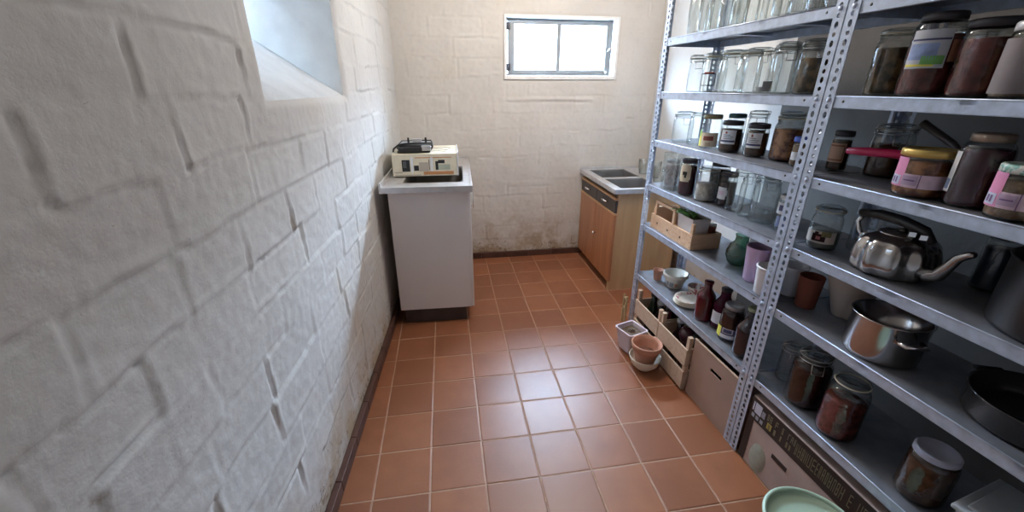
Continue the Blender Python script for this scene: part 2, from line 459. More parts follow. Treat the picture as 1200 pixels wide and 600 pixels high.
def relief_wall(name, us, vs, hfun, place, hole, material):
    """us x vs grid, hfun(U,V) relief, place(U,V,H) -> xyz arrays; hole = (u0,u1,v0,v1) left open"""
    U, V = np.meshgrid(us, vs, indexing='ij'); H = hfun(U, V)
    if hole:
        u0, u1, v0, v1 = hole
        d = np.hypot(np.maximum(np.maximum(u0 - U, U - u1), 0), np.maximum(np.maximum(v0 - V, V - v1), 0))
        H = np.where(d < 0.03, H * (d / 0.03) - 0.009 * (1 - d / 0.03) ** 2, H)
    X, Y, Z = place(U, V, H)
    nu, nv = U.shape
    idx = np.arange(nu * nv).reshape(nu, nv)
    q = np.stack([idx[:-1, :-1], idx[1:, :-1], idx[1:, 1:], idx[:-1, 1:]], -1).reshape(-1, 4)
    if hole:
        uc = (U[:-1, :-1] + U[1:, 1:]) / 2; vc = (V[:-1, :-1] + V[1:, 1:]) / 2
        keep = ~((uc > u0) & (uc < u1) & (vc > v0) & (vc < v1)); q = q[keep.reshape(-1)]
    me = bpy.data.meshes.new(name)
    me.vertices.add(nu * nv); me.vertices.foreach_set('co', np.stack([X, Y, Z], -1).reshape(-1).astype(np.float32))
    me.loops.add(len(q) * 4); me.loops.foreach_set('vertex_index', q.reshape(-1).astype(np.int32))
    me.polygons.add(len(q)); me.polygons.foreach_set('loop_start', np.arange(0, len(q) * 4, 4, dtype=np.int32))
    me.polygons.foreach_set('use_smooth', np.ones(len(q), dtype=bool))
    me.materials.append(material); me.update(calc_edges=True); me.validate()
    o = bpy.data.objects.new(name, me); COL.objects.link(o)
    return struct(o)


# ------------------------------------------------------------------ room shell
NY0, NY1, NZ0, NZ1, ND = 0.36, 1.07, 1.305, 2.10, 0.44     # niche of the left wall
nl = math.hypot(1, LWS)
NX, NYn = 1 / nl, -LWS / nl                                 # wall normal into the room


def lw_place(U, V, H):
    return LW0 + LWS * U + H * NX, U + H * NYn, V


relief_wall('wall_left', grid_lines(YF - 0.05, YB + 0.02, 0.0085, (NY0, NY1)), grid_lines(0.0, ZC, 0.0075, (NZ0, NZ1)),
            lambda U, V: block_relief(U, V, 11, off=0.34, depth=0.0066, v0=-0.006), lw_place, (NY0, NY1, NZ0, NZ1), M_WALL)

# niche lining: far jamb, near jamb, sloping sill, soffit
SL = 0.66


def niche():
    mb = MB()

    def P(d, y, z):   # depth into the wall
        d2 = d + 0.009
        return (LW0 + LWS * y - d * NX - (0.009 * NX), y - d * NYn, z)
    rg = random.Random(5); nd, nz = 26, 36

    def sheet(fn, na, nb):
        vs = [fn(i / na, j / nb) for i in range(na + 1) for j in range(nb + 1)]
        fs = [(i * (nb + 1) + j, (i + 1) * (nb + 1) + j, (i + 1) * (nb + 1) + j + 1, i * (nb + 1) + j + 1) for i in range(na) for j in range(nb)]
        mb.add(vs, fs, 0, True)
    w = lambda a, b, s: float(0.012 * fbm(np.array([a * 9.0]), np.array([b * 9.0]), s)[0])
    zb = lambda d: NZ0 + SL * d
    e = lambda t: min(1, t * 6) * min(1, (1 - t) * 6)
    sheet(lambda a, b: P(a * ND, NY1 + w(a, b, 3) * e(a) * e(b), zb(a * ND) + b * (NZ1 - zb(a * ND))), nd, nz)
    sheet(lambda a, b: P(a * ND, NY0 + w(a, b, 4) * e(a) * e(b), zb(a * ND) + b * (NZ1 - zb(a * ND))), nd, nz)
    k0 = len(mb.m)
    sheet(lambda a, b: P(a * ND, NY0 + b * (NY1 - NY0), zb(a * ND) + w(a, b, 6) * e(a) * e(b)), nd, nz)
    for k in range(k0, len(mb.m)): mb.m[k] = 1
    sheet(lambda a, b: P(a * ND, NY0 + b * (NY1 - NY0), NZ1 + w(a, b, 8) * e(a) * e(b)), nd, nz)
    return struct(mb.build('trim_1', [M_REVEAL, mat('dusty_sill_paint', (0.47, 0.465, 0.45), 0.75, var=0.10, scale=8, bump=0.3)]))


niche()
ZW0 = NZ0 + SL * ND


def niche_window():
    t = bpy.data.objects.new('window_2', None); COL.objects.link(t); struct(t)
    x = LW0 + LWS * NY0 - ND * NX - 0.009; t.location = (x, NY0 - ND * NYn, ZW0); t.rotation_euler = (0, 0, -math.atan(LWS))
    w = (NY1 - NY0) * nl; h = NZ1 - ZW0
    mb = MB()
    for a, b, c, d in ((0, 0.045, 0, h), (w - 0.045, w, 0, h), (0.045, w - 0.045, 0, 0.045), (0.045, w - 0.045, h - 0.045, h), (w / 2 - 0.02, w / 2 + 0.02, 0.045, h - 0.045)):
        mb.box(-0.03, 0.012, a, b, c, d, bev=0.003)
    mb.build('window_frame', M_WHITE, t)
    MB().box(-0.012, -0.008, 0.04, w - 0.04, 0.04, h - 0.04).build('window_pane', M_PANE, t)
    c = t.matrix_world
    wx = x - 0.06; y0, y1 = NY0 - 0.12, NY1 + 0.16; WD = 0.22
    mb = MB()  # unseen shaft walls, added to cut the sky light entering the niche
    mb.box(wx - WD - 0.1, wx - WD, y0 - 0.1, y1 + 0.1, 1.2, 2.45); mb.box(wx - WD, wx, y0 - 0.1, y0, 1.2, 2.45); mb.box(wx - WD, wx, y1, y1 + 0.1, 1.2, 2.45)
    mb.box(wx - WD, wx, y0, y1, 1.2, 1.3)
    struct(mb.build('wall_added_light_blocker', mat('light_blocker_grey', (0.34, 0.34, 0.34), 0.9, bump=0.3)))
    portal('sky_portal_niche', (wx - WD / 2, (y0 + y1) / 2, 2.44), (0, 0, -1), WD, y1 - y0)


def pane_mat():
    m, N, L, out = newmat('reeded_window_glass')
    t = N.new('ShaderNodeTexCoord'); s = N.new('ShaderNodeSeparateXYZ'); L.new(t.outputs['Object'], s.inputs[0])
    k = N.new('ShaderNodeMath'); k.operation = 'MULTIPLY'; k.inputs[1].default_value = 620.0; L.new(s.outputs['X'], k.inputs[0])
    sn = N.new('ShaderNodeMath'); sn.operation = 'SINE'; L.new(k.outputs[0], sn.inputs[0])
    r = N.new('ShaderNodeMapRange'); r.inputs['From Min'].default_value = -1; r.inputs['To Min'].default_value = 0.62; r.inputs['To Max'].default_value = 0.95
    L.new(sn.outputs[0], r.inputs['Value'])
    tr = N.new('ShaderNodeBsdfTransparent'); L.new(r.outputs[0], tr.inputs['Color'])
    g = N.new('ShaderNodeBsdfGlossy'); g.inputs['Roughness'].default_value = 0.1
    bp = N.new('ShaderNodeBump'); bp.inputs['Strength'].default_value = 0.5; L.new(sn.outputs[0], bp.inputs['Height']); L.new(bp.outputs[0], g.inputs['Normal'])
    mx = N.new('ShaderNodeMixShader'); mx.inputs[0].default_value = 0.06
    L.new(tr.outputs[0], mx.inputs[1]); L.new(g.outputs[0], mx.inputs[2]); L.new(mx.outputs[0], out.inputs[0])
    return m


M_PANE = pane_mat()
niche_window()

# back wall
BX0, BX1, BZ0, BZ1 = 0.772, 1.620, 1.388, 1.802


def back_relief(U, V):
    H = block_relief(U, V, 23, course=0.125, off=0.12, depth=0.0042, v0=0.03, lmin=0.22, lmax=0.46)
    wob = 0.012 * fbm(U * 6, V * 0 + 1.0, 91)
    gate = lambda x, a, b: 1 / (1 + np.exp(-(x - a) / 0.01)) / (1 + np.exp((x - b) / 0.01))
    H -= 0.010 * np.exp(-((V - 1.235 - wob) / 0.006) ** 2) * gate(U, 0.79, 1.44) * np.clip(0.5 + 2 * fbm(U * 7, V * 7, 93), 0.1, 1)
    H += 0.006 * np.exp(-((V - 1.250 - wob) / 0.012) ** 2) * gate(U, 0.79, 1.44)
    H -= 0.007 * np.exp(-((U - 0.785 - wob * .5) / 0.004) ** 2) * gate(V, 1.24, 1.36)
    for zc, a, b, k in ((1.02, 0.9, 1.5, 5), (0.83, 0.55, 1.35, 6), (0.60, 0.8, 1.2, 7), (0.42, 0.5, 0.95, 8), (0.30, 0.6, 1.35, 9), (1.10, 1.5, 1.8, 10)):
        w2 = 0.03 * fbm(U * 5, V * 0 + k, 100 + k)
        H -= 0.006 * np.exp(-((V - zc - w2) / 0.0035) ** 2) * gate(U, a, b) * np.clip(0.2 + 4 * fbm(U * 9, V * 9, 120 + k), 0, 1)
    H += 0.0022 * fbm(U * 5, V * 34, 140, 3)
    return H


def bw_place(U, V, H): return U, YB - H, V


relief_wall('wall_back', grid_lines(-0.10, XR + 0.05, 0.0095, (BX0, BX1)), grid_lines(0.0, ZC, 0.0085, (BZ0, BZ1)),
            back_relief, bw_place, (BX0, BX1, BZ0, BZ1), M_BACK)
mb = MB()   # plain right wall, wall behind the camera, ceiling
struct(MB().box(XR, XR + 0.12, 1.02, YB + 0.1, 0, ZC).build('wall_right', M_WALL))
mb.box(XR - 0.004, XR + 0.12, YF - 0.1, 1.02, 0, ZC); struct(mb.build('wall_right', mat('shade_darkened_wall', (0.10, 0.092, 0.085), 0.85, var=0.12, scale=6, bump=0.12)))  # near part of the wall coloured dark, standing in for shade behind the shelves
struct(MB().box(-0.45, XR + 0.1, YF - 0.12, YF, 0, ZC).build('wall_front', M_WALL))
struct(MB().box(-0.75, XR + 0.12, YF - 0.12, YB + 0.4, ZC, ZC + 0.1).build('ceiling', M_CEIL))

# window of the back wall
t = bpy.data.objects.new('window_1', None); COL.objects.link(t); struct(t); t.location = (BX0, YB, BZ0)
w, h = BX1 - BX0, BZ1 - BZ0
mb = MB()
b = 0.018; D = 0.065        # white surround and its deep reveal
for x0, x1, z0, z1 in ((0, b, 0, h), (w - b, w, 0, h), (b, w - b, 0, b + 0.010), (b, w - b, h - b, h)):
    mb.box(x0, x1, -0.008, 0.20, z0, z1, bev=0.003)
mb.build('window_surround', M_REVEAL, t)
mb = MB(); fx0, fx1, fz0, fz1 = b, w - b - 0.012, 0.028, h - 0.020
for x0, x1, z0, z1 in ((fx0, fx0 + 0.014, fz0, fz1), (fx1 - 0.010, fx1, fz0, fz1), (fx0, fx1, fz0, fz0 + 0.012), (fx0, fx1, fz1 - 0.010, fz1)):
    mb.box(x0, x1, 0.052, 0.090, z0, z1)
mb.build('window_frame', M_GRAY, t)
sash = MB(); sx0, sx1, sz0, sz1 = fx0 + 0.018, fx1 - 0.012, fz0 + 0.012, fz1 - 0.010
gx0, gx1 = sx0 + 0.046, sx1 - 0.036; gz0, gz1 = sz0 + 0.026, sz1 - 0.022
for x0, x1, z0, z1 in ((sx0, gx0, sz0, sz1), (gx1, sx1, sz0, sz1), (gx0, gx1, sz0, gz0), (gx0, gx1, gz1, sz1)):
    sash.box(x0, x1, 0.046, 0.072, z0, z1, bev=0.002)
xm = 1.183 - BX0
sash.box(xm - 0.014, xm + 0.014, 0.048, 0.070, gz0, gz1)
s_o = sash.build('window_sash', M_GRAY, t)
MB().box(gx0 - 0.004, gx1 + 0.004, 0.056, 0.060, gz0 - 0.004, gz1 + 0.004).build('window_pane', M_PANE, s_o)
hg = MB()
for z in (sz0 + 0.02, sz1 - 0.06): hg.box(fx0 + 0.002, fx0 + 0.034, 0.036, 0.046, z, z + 0.045, bev=0.003); hg.tube([(fx0 + 0.016, 0.034, z), (fx0 + 0.016, 0.034, z + 0.045)], 0.007)
hg.build('window_hinge', M_DARKLID, t)
hn = MB(); hx = sx1 - 0.008
hn.tube([(hx - 0.018, 0.040, 0.19), (hx - 0.004, 0.020, 0.212), (hx + 0.010, 0.012, 0.218), (hx + 0.014, 0.010, 0.15), (hx + 0.020, 0.010, 0.12)], 0.0055, rs=[0.004, 0.006, 0.007, 0.006, 0.004])
hn.lathe([(0.009, 0), (0.011, 0.006), (0.0, 0.010)], 14, M=Matrix.Translation((hx - 0.020, 0.044, sz0 + 0.012)) @ Matrix.Rotation(PI / 2, 4, 'X'))
hn.build('window_handle', M_CHROME, t)
portal('sky_portal_back', ((BX0 + BX1) / 2, YB + 0.22, (BZ0 + BZ1) / 2), (0, -1, 0), w, h)
# light well outside keeps the outer masonry closed around the opening
mb = MB()
mb.box(-0.60, BX0, YB + 0.05, YB + 0.30, 0, ZC); mb.box(BX1, XR + 0.12, YB + 0.05, YB + 0.30, 0, ZC)
mb.box(BX0, BX1, YB + 0.05, YB + 0.30, 0, BZ0); mb.box(BX0, BX1, YB + 0.05, YB + 0.30, BZ1, ZC)
struct(mb.build('wall_back_outer', M_WALL))
# masonry body behind the left wall skin, around the niche
mb = MB()
RZ = Matrix.Translation((LW0, 0, 0)) @ Matrix.Rotation(-math.atan(LWS), 4, 'Z')
yy0, yy1 = NY0 * nl, NY1 * nl
mb.box(-ND - 0.06, -0.03, YF - 0.2, yy0 - 0.015, 0, ZC, M=RZ); mb.box(-ND - 0.06, -0.03, yy1 + 0.015, YB + 0.30, 0, ZC, M=RZ)
mb.box(-ND - 0.06, -0.03, yy0 - 0.015, yy1 + 0.015, 0, NZ0 - 0.02, M=RZ); mb.box(-ND - 0.06, -0.03, yy0 - 0.015, yy1 + 0.015, NZ1 + 0.02, ZC, M=RZ)
mb.box(-ND - 0.06, -ND + 0.0, yy0 - 0.015, yy1 + 0.015, NZ0 - 0.02, ZW0, M=RZ)
struct(mb.build('wall_left_outer', M_WALL))


# floor: real tiles, each with its own faint tilt and softened edges, over recessed grout
def floor():
    mb = MB(); rg = random.Random(3); T = 0.2; g = 0.0017; tones = []
    for i in range(-3, 13):
        for j in range(-18, 4):
            x0, x1 = i * T + g, (i + 1) * T - g; y0, y1 = 1.6 + (j) * T + g, 1.6 + (j + 1) * T - g
            if x0 > XR + 0.05 or y0 > YB + 0.1 or y1 < YF - 0.1: continue
            ax, ay = rg.gauss(0, 0.0022), rg.gauss(0, 0.0022); c = rg.uniform(-0.0004, 0.0004)
            cx, cy = (x0 + x1) / 2, (y0 + y1) / 2
            z = lambda x, y, d: c + ax * (x - cx) + ay * (y - cy) - d
            vs = []
            for ins, d in ((0, 0.0022), (0.0014, 0.0006), (0.004, 0.0)):
                for (x, y) in ((x0 + ins, y0 + ins), (x1 - ins, y0 + ins), (x1 - ins, y1 - ins), (x0 + ins, y1 - ins)):
                    vs.append((x, y, z(x, y, d)))
            fs = [(8, 9, 10, 11)]
            for r in (0, 4):
                for k in range(4): fs.append((r + k, r + (k + 1) % 4, r + 4 + (k + 1) % 4, r + 4 + k))
            mb.add(vs, fs, 0, False); tones += [rg.uniform(-0.5, 0.6)] * 12
    mb.add([(-0.7, YF - 0.1, -0.0014), (XR + 0.1, YF - 0.1, -0.0014), (XR + 0.1, YB + 0.1, -0.0014), (-0.7, YB + 0.1, -0.0014)], [(0, 1, 2, 3)], 1)
    tones += [0] * 4
    mb.box(-0.7, XR + 0.1, YF - 0.1, YB + 0.1, -0.1, -0.004, 1); tones += [0] * 8
    o = mb.build('floor', [M_TILE, M_GROUT]); struct(o)
    at = o.data.attributes.new('tile_tone', 'FLOAT', 'POINT'); at.data.foreach_set('value', tones)


floor()
mb = MB(); y = YF
while y < YB - 0.02:
    y2 = min(y + 0.2, YB)
    mb.box(0.0, 0.024, y * nl + 0.001, y2 * nl - 0.001, 0, 0.052, bev=0.0025, M=RZ); y = y2
struct(mb.build('baseboard_left', M_SKIRT))
mb = MB(); x = -0.03
while x < XR: mb.box(x + 0.001, min(x + 0.2, XR) - 0.001, YB - 0.022, YB, 0, 0.048, bev=0.0025); x += 0.2
struct(mb.build('baseboard_back', M_SKIRT))


# ------------------------------------------------------------------ white sink unit at the left
def white_unit():
    X0, X1, Y0, Y1 = 0.004, 0.444, 1.36, YB - 0.035
    t = thing('sink_cabinet', 'white laminate sink cabinet with a dark recessed plinth in the left back corner', 'cabinet', (X0, Y0, 0), -0.035)
    W_, L_ = X1 - X0, Y1 - Y0
    bd = MB().box(0, W_ - 0.02, 0, 0.018, 0.098, 0.822, bev=0.0015).box(0, W_ - 0.02, L_ - 0.018, L_, 0.098, 0.822)
    bd.box(0, 0.006, 0.018, L_ - 0.018, 0.098, 0.822).box(0.006, W_ - 0.02, 0.018, L_ - 0.018, 0.098, 0.114)
    bd.build('body', M_LAM, t)
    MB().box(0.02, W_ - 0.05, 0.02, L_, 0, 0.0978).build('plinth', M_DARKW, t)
    for k in range(2):
        d = MB().box(W_ - 0.0195, W_, 0.003 + k * (L_ / 2), (k + 1) * L_ / 2 - 0.003, 0.10, 0.815, bev=0.002).build('door', M_LAM, t)
        MB().tube([(W_ + 0.001, L_ / 2 + (0.05 if k else -0.05), 0.70), (W_ + 0.022, L_ / 2 + (0.05 if k else -0.05), 0.70),
                   (W_ + 0.022, L_ / 2 + (0.05 if k else -0.05), 0.60), (W_ + 0.001, L_ / 2 + (0.05 if k else -0.05), 0.60)], 0.004).build('handle', M_CHROME, d)
    # steel top with a basin at the near end
    c = thing('sink', 'stainless steel sink with one basin, lying on top of the white cabinet', 'sink', (-0.032, 1.325, 0.8225), -0.035)
    cw, cl, ch = 0.488, YB - 0.03 - 1.325, 0.029
    bx0, bx1, by0, by1 = 0.105, 0.440, 0.125, 0.62
    mb = MB()
    xs = [0, 0.012, bx0, bx1, cw - 0.012, cw]; ys = [0, 0.012, by0, by1, cl - 0.012, cl]
    rim = [ch, ch - 0.001, ch - 0.004]
    for i in range(5):
        for j in range(5):
            if i == 2 and j == 2: continue
            zt = ch if (i in (0, 4) or j in (0, 4)) else ch - 0.005
            mb.box(xs[i], xs[i + 1], ys[j], ys[j + 1], 0, zt)
    mb.box(-0.001, cw + 0.001, -0.006, -0.0002, -0.002, ch + 0.001, bev=0.0015)
    mb.build('worktop', M_INOX, c)
    mb = MB(); n = 8

    def ring(x0, x1, y0, y1, r, z):
        pts = []
        for (cx, cy, a) in ((x1 - r, y1 - r, 0), (x0 + r, y1 - r, 90), (x0 + r, y0 + r, 180), (x1 - r, y0 + r, 270)):
            for k in range(n): q = math.radians(a + 90 * k / (n - 1)); pts.append((cx + r * math.cos(q), cy + r * math.sin(q), z))
        return pts
    R_ = [ring(bx0, bx1, by0, by1, 0.001, ch - 0.005), ring(bx0 + 0.003, bx1 - 0.003, by0 + 0.003, by1 - 0.003, 0.05, ch - 0.006),
          ring(bx0 + 0.012, bx1 - 0.012, by0 + 0.012, by1 - 0.012, 0.05, ch - 0.10), ring(bx0 + 0.03, bx1 - 0.03, by0 + 0.03, by1 - 0.03, 0.04, ch - 0.115)]
    vs = sum(R_, []); m_ = len(R_[0]); fs = []
    for a in range(3):
        for k in range(m_): fs.append((a * m_ + k, a * m_ + (k + 1) % m_, (a + 1) * m_ + (k + 1) % m_, (a + 1) * m_ + k))
    fs.append([3 * m_ + k for k in range(m_)])
    mb.add(vs, fs, 0, True); mb.build('basin', M_BASIN, c)
    # raised splash lip against the wall side
    MB().box(0.0, 0.010, 0, cl, ch, ch + 0.022, bev=0.002).build('splash_lip', M_INOX, c)


white_unit()


def printed_box():
    t = thing('carton', 'cream printed appliance carton lying across the basin of the white sink', 'box', (0.014, 1.60, 0.8530), math.radians(-1))
    w, d, h = 0.372, 0.36, 0.128
    mb = MB(); mb.box(0, w, 0, d, 0, h, bev=0.003); mb.build('carton_body', M_CREAM, t)
    e = -0.0008
    pr = MB()
    def pic(x0, x1, z0, z1, mi): pr.box(x0, x1, e, 0.0, z0, z1, mi)
    pic(0.055, 0.100, 0.028, 0.095, 0); pic(0.060, 0.080, 0.050, 0.088, 2)
    pic(0.106, 0.118, 0.020, 0.110, 3); pic(0.122, 0.150, 0.032, 0.062, 0); pic(0.152, 0.205, 0.028, 0.080, 5); pic(0.208, 0.212, 0.035, 0.095, 0)
    pic(0.218, 0.232, 0.028, 0.110, 3); pic(0.246, 0.262, 0.035, 0.085, 0); pic(0.262, 0.300, 0.072, 0.092, 0); pic(0.262, 0.330, 0.035, 0.066, 6)
    pic(0.175, 0.350, 0.008, 0.026, 4); pic(0.010, 0.055, 0.020, 0.026, 5); pic(0.012, 0.16, 0.004, 0.010, 5); pic(0.13, 0.34, 0.104, 0.109, 4)
    pr.build('printed_pictures', [M_BLACK, M_INK, M_GRAY, M_PAPER, mat('orange_ink', (0.55, 0.25, 0.10), 0.7), mat('taupe_ink', (0.45, 0.40, 0.33), 0.7), mat('pale_green_ink', (0.42, 0.45, 0.36), 0.7)], t)
    pt = MB()
    for k in range(7):
        pts = [(0.20 + 0.02 * k, 0.02 + 0.05 * k, h), (0.23 + 0.018 * k, 0.03 + 0.05 * k, h + 0.001)]
    pt.tube([(0.19, 0.22, h + .0005), (0.23, 0.19, h + .0005), (0.27, 0.20, h + .0005), (0.32, 0.13, h + .0005)], 0.002)
    pt.tube([(0.20, 0.30, h + .0005), (0.25, 0.25, h + .0005), (0.30, 0.27, h + .0005), (0.335, 0.22, h + .0005)], 0.002)
    pt.tube([(0.22, 0.10, h + .0005), (0.26, 0.12, h + .0005), (0.31, 0.06, h + .0005)], 0.002)
    pt.build('printed_top', mat('taupe_ink', (0.45, 0.40, 0.33)), t)
    MB().box(w + 0.0005, w + 0.006, -0.004, d, 0.0, h + 0.006, bev=0.001).build('side_flap', M_PAPER, t)
    # black table grill on the carton
    g = thing('table_grill', 'black electric table grill with two upright prongs on top of the cream carton', 'grill', (0.035, 1.615, 0.9825), math.radians(-1))
    mb = MB()
    mb.box(0.01, 0.20, 0.02, 0.22, 0.0005, 0.012, bev=0.004)
    prof = [(0.0, 0.0), (0.085, 0.0), (0.098, 0.010), (0.100, 0.026), (0.094, 0.026), (0.088, 0.012), (0.0, 0.010)]
    mb.lathe(prof, 32, M=Matrix.Translation((0.105, 0.12, 0.004)) @ Matrix.Diagonal((1.1, 1.1, 1, 1)))
    mb.build('base_tray', M_BLACK, g)
    mb = MB(); mb.box(0.02, 0.155, 0.0, 0.03, 0.004, 0.036, bev=0.008); mb.build('control_housing', M_BLACK, g)
    mb = MB(); mb.box(0.150, 0.205, 0.005, 0.03, 0.012, 0.042, bev=0.004); mb.build('steel_side', M_INOX, g)
    mb = MB(); mb.tube([(-0.012, 0.02, 0.0065), (-0.008, 0.02, 0.024), (0.02, 0.03, 0.046), (0.06, 0.03, 0.052), (0.14, 0.03, 0.053), (0.215, 0.03, 0.053), (0.213, 0.03, 0.030), (0.200, 0.03, 0.012)], 0.005)
    mb.tube([(0.02, 0.03, 0.046), (0.02, 0.21, 0.046), (0.20, 0.21, 0.048), (0.212, 0.03, 0.053)], 0.004)
    mb.build('grill_rim', M_BLACK, g)
    MB().box(0.02, 0.205, 0.035, 0.205, 0.040, 0.046, bev=0.002).build('hot_plate', M_GRAY, g)
    for x in (0.075, 0.175): MB().box(x - 0.006, x + 0.006, 0.06, 0.072, 0.046, 0.082, bev=0.003).build('prong', M_BLACK, g)
    MB().box(0.098, 0.150, 0.07, 0.09, 0.046, 0.074, bev=0.003).build('steel_block', M_INOX, g)


printed_box()


# ------------------------------------------------------------------ wooden double sink unit at the right back
def wood_unit():
    X0, Y0, X1, Y1, H = 1.400, 1.605, 1.86, YB - 0.03, 0.700
    t = thing('sink_unit', 'brown veneered double sink unit with a steel top in the right back corner', 'cabinet', (X0, Y0, 0))
    w, l = X1 - X0, Y1 - Y0
    MB().box(0.018, w, 0.0, 0.018, 0.065, H, bev=0.0015).box(0.018, w, l - 0.018, l, 0.065, H).box(w - 0.006, w, 0.018, l - 0.018, 0.065, H).box(0.018, w - 0.006, 0.018, l - 0.018, 0.065, 0.08).box(0.05, w, 0.0, 0.018, 0.0, 0.065).box(0.05, w, l - 0.018, l, 0, 0.065).box(0.0, 0.05, 0.0, 0.018, 0.0, 0.065).build('body', M_ENDW, t)
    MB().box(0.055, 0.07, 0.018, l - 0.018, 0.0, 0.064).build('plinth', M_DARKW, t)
    for k in range(2):
        y0, y1 = k * l / 2 + 0.003, (k + 1) * l / 2 - 0.003
        d = MB().box(0.0, 0.0178, y0, y1, 0.062, 0.550, bev=0.0015).build('door', M_DOORW, t)
        MB().box(-0.003, 0.018, y0, y1, 0.5505, 0.562, bev=0.001).build('grip_trim', M_TRIMW, d)
        dr = MB().box(0.001, 0.0178, y0, y1, 0.565, 0.650, bev=0.0015).build('drawer', M_DARKW, t)
        yc = (y0 + y1) / 2
        mb = MB(); mb.tube([(0.002, yc - 0.045, 0.612), (-0.016, yc - 0.040, 0.615), (-0.020, yc, 0.616), (-0.016, yc + 0.040, 0.615), (0.002, yc + 0.045, 0.612)], 0.005, rs=[0.004, 0.006, 0.009, 0.006, 0.004])
        mb.build('pull', M_CHROME, dr)
    k = MB(); k.lathe([(0.0, 0.0), (0.007, 0.0), (0.006, 0.010), (0.014, 0.016), (0.012, 0.024), (0.0, 0.027)], 18, M=Matrix.Translation((0.0, l / 2 - 0.035, 0.325)) @ Matrix.Rotation(-PI / 2, 4, 'Y'))
    k.build('knob', M_CHROME, t)
    MB().box(-0.002, 0.018, 0.0, l, 0.653, 0.668, bev=0.001).build('top_trim', M_TRIMW, t)
    c = thing('sink', 'stainless steel double basin sink lying on the brown veneered unit', 'sink', (X0 - 0.015, Y0 - 0.015, H + 0.0005))
    cw, cl, ch = w + 0.02, l + 0.02, 0.030
    xs = [0, 0.055, 0.345, cw]; ys = [0, 0.045, 0.345, 0.385, 0.685, cl]
    mb = MB()
    for i in range(3):
        for j in range(5):
            if i == 1 and j in (1, 3): continue
            mb.box(xs[i], xs[i + 1], ys[j], ys[j + 1], 0.002, ch - 0.003)
    mb.box(-0.006, -0.0002, -0.006, cl, -0.001, ch, bev=0.0015); mb.box(0, cw, -0.006, -0.0002, -0.001, ch, bev=0.0015); mb.box(0, cw, cl + 0.0002, cl + 0.006, 0, ch + 0.012, bev=0.0015)
    mb.build('worktop', M_INOX, c)
    for j in (1, 3):
        x0, x1, y0, y1 = xs[1], xs[2], ys[j], ys[j + 1]; mb = MB(); zt, zb = ch - 0.003, ch - 0.14; q = 0.02
        vs = [(x0, y0, zt), (x1, y0, zt), (x1, y1, zt), (x0, y1, zt), (x0 + .004, y0 + .004, zt - .004), (x1 - .004, y0 + .004, zt - .004), (x1 - .004, y1 - .004, zt - .004), (x0 + .004, y1 - .004, zt - .004),
              (x0 + q, y0 + q, zb), (x1 - q, y0 + q, zb), (x1 - q, y1 - q, zb), (x0 + q, y1 - q, zb)]
        fs = [(a + k, a + (k + 1) % 4, a + 4 + (k + 1) % 4, a + 4 + k) for a in (0, 4) for k in range(4)] + [(8, 9, 10, 11)]
        mb.add(vs, fs); mb.lathe([(0.0, zb + 0.003), (0.018, zb + 0.003), (0.022, zb + 0.0005)], 18, M=Matrix.Translation(((x0 + x1) / 2, (y0 + y1) / 2, 0)))
        mb.build('basin', M_BASIN, c)


wood_unit()


# ------------------------------------------------------------------ slotted-angle shelving
UH = 2.02


def flange(mb, M, w=0.035, H=UH, th=0.0018, pitch=0.0228):
    """strip in local x (0..w), z up, thickness along y, punched with alternating long and round holes"""
    n = int(H / pitch)
    for k in range(n):
        z0, z1 = k * pitch, (k + 1) * pitch; zc = (z0 + z1) / 2; xc = w * 0.55
        a, b = (0.0062, 0.0090) if k % 2 else (0.0060, 0.0062)
        ring = [(xc + a * math.cos(q), zc + b * math.sin(q)) for q in [PI / 4 * i + PI / 8 for i in range(8)]]
        outer = [(w, zc + pitch * .2), (xc + a, z1), (xc - a, z1), (0, zc + pitch * .2), (0, zc - pitch * .2), (xc - a, z0), (xc + a, z0), (w, zc - pitch * .2)]
        # corners folded in by duplicating toward the cell corners
        vs = []
        for y in (0.0, th):
            vs += [(x, y, z) for x, z in ring] + [(x, y, z) for x, z in outer] + [(w, y, z1), (0, y, z1), (0, y, z0), (w, y, z0)]
        fs = []
        for o in (0, 20):
            for i in range(8): fs.append((o + i, o + (i + 1) % 8, o + 8 + (i + 1) % 8, o + 8 + i))
            fs += [(o + 8, o + 16, o + 9), (o + 10, o + 17, o + 11), (o + 12, o + 18, o + 13), (o + 14, o + 19, o + 15)]
        for i in range(8): fs.append((i, 20 + i, 20 + (i + 1) % 8, (i + 1) % 8))
        fs += [(8, 28, 36, 16), (15, 35, 28, 8), (19, 39, 35, 15), (11, 31, 37, 17), (12, 32, 31, 11), (18, 38, 32, 12)]
        mb.add(vs, fs, 0, False, M)
    return mb


def upright_mesh(fx, fy):
    """angle post at the local origin corner; flanges run along fx (depth) and fy (length), signs +-1"""
    mb = MB()
    My = Matrix(((0, fx, 0, 0), (fy, 0, 0, 0), (0, 0, 1, 0), (0, 0, 0, 1)))      # strip along y, thickness along x
    Mx = Matrix(((fx, 0, 0, 0), (0, fy, 0, 0), (0, 0, 1, 0), (0, 0, 0, 1)))      # strip along x, thickness along y
    flange(mb, My); flange(mb, Mx)
    return mb


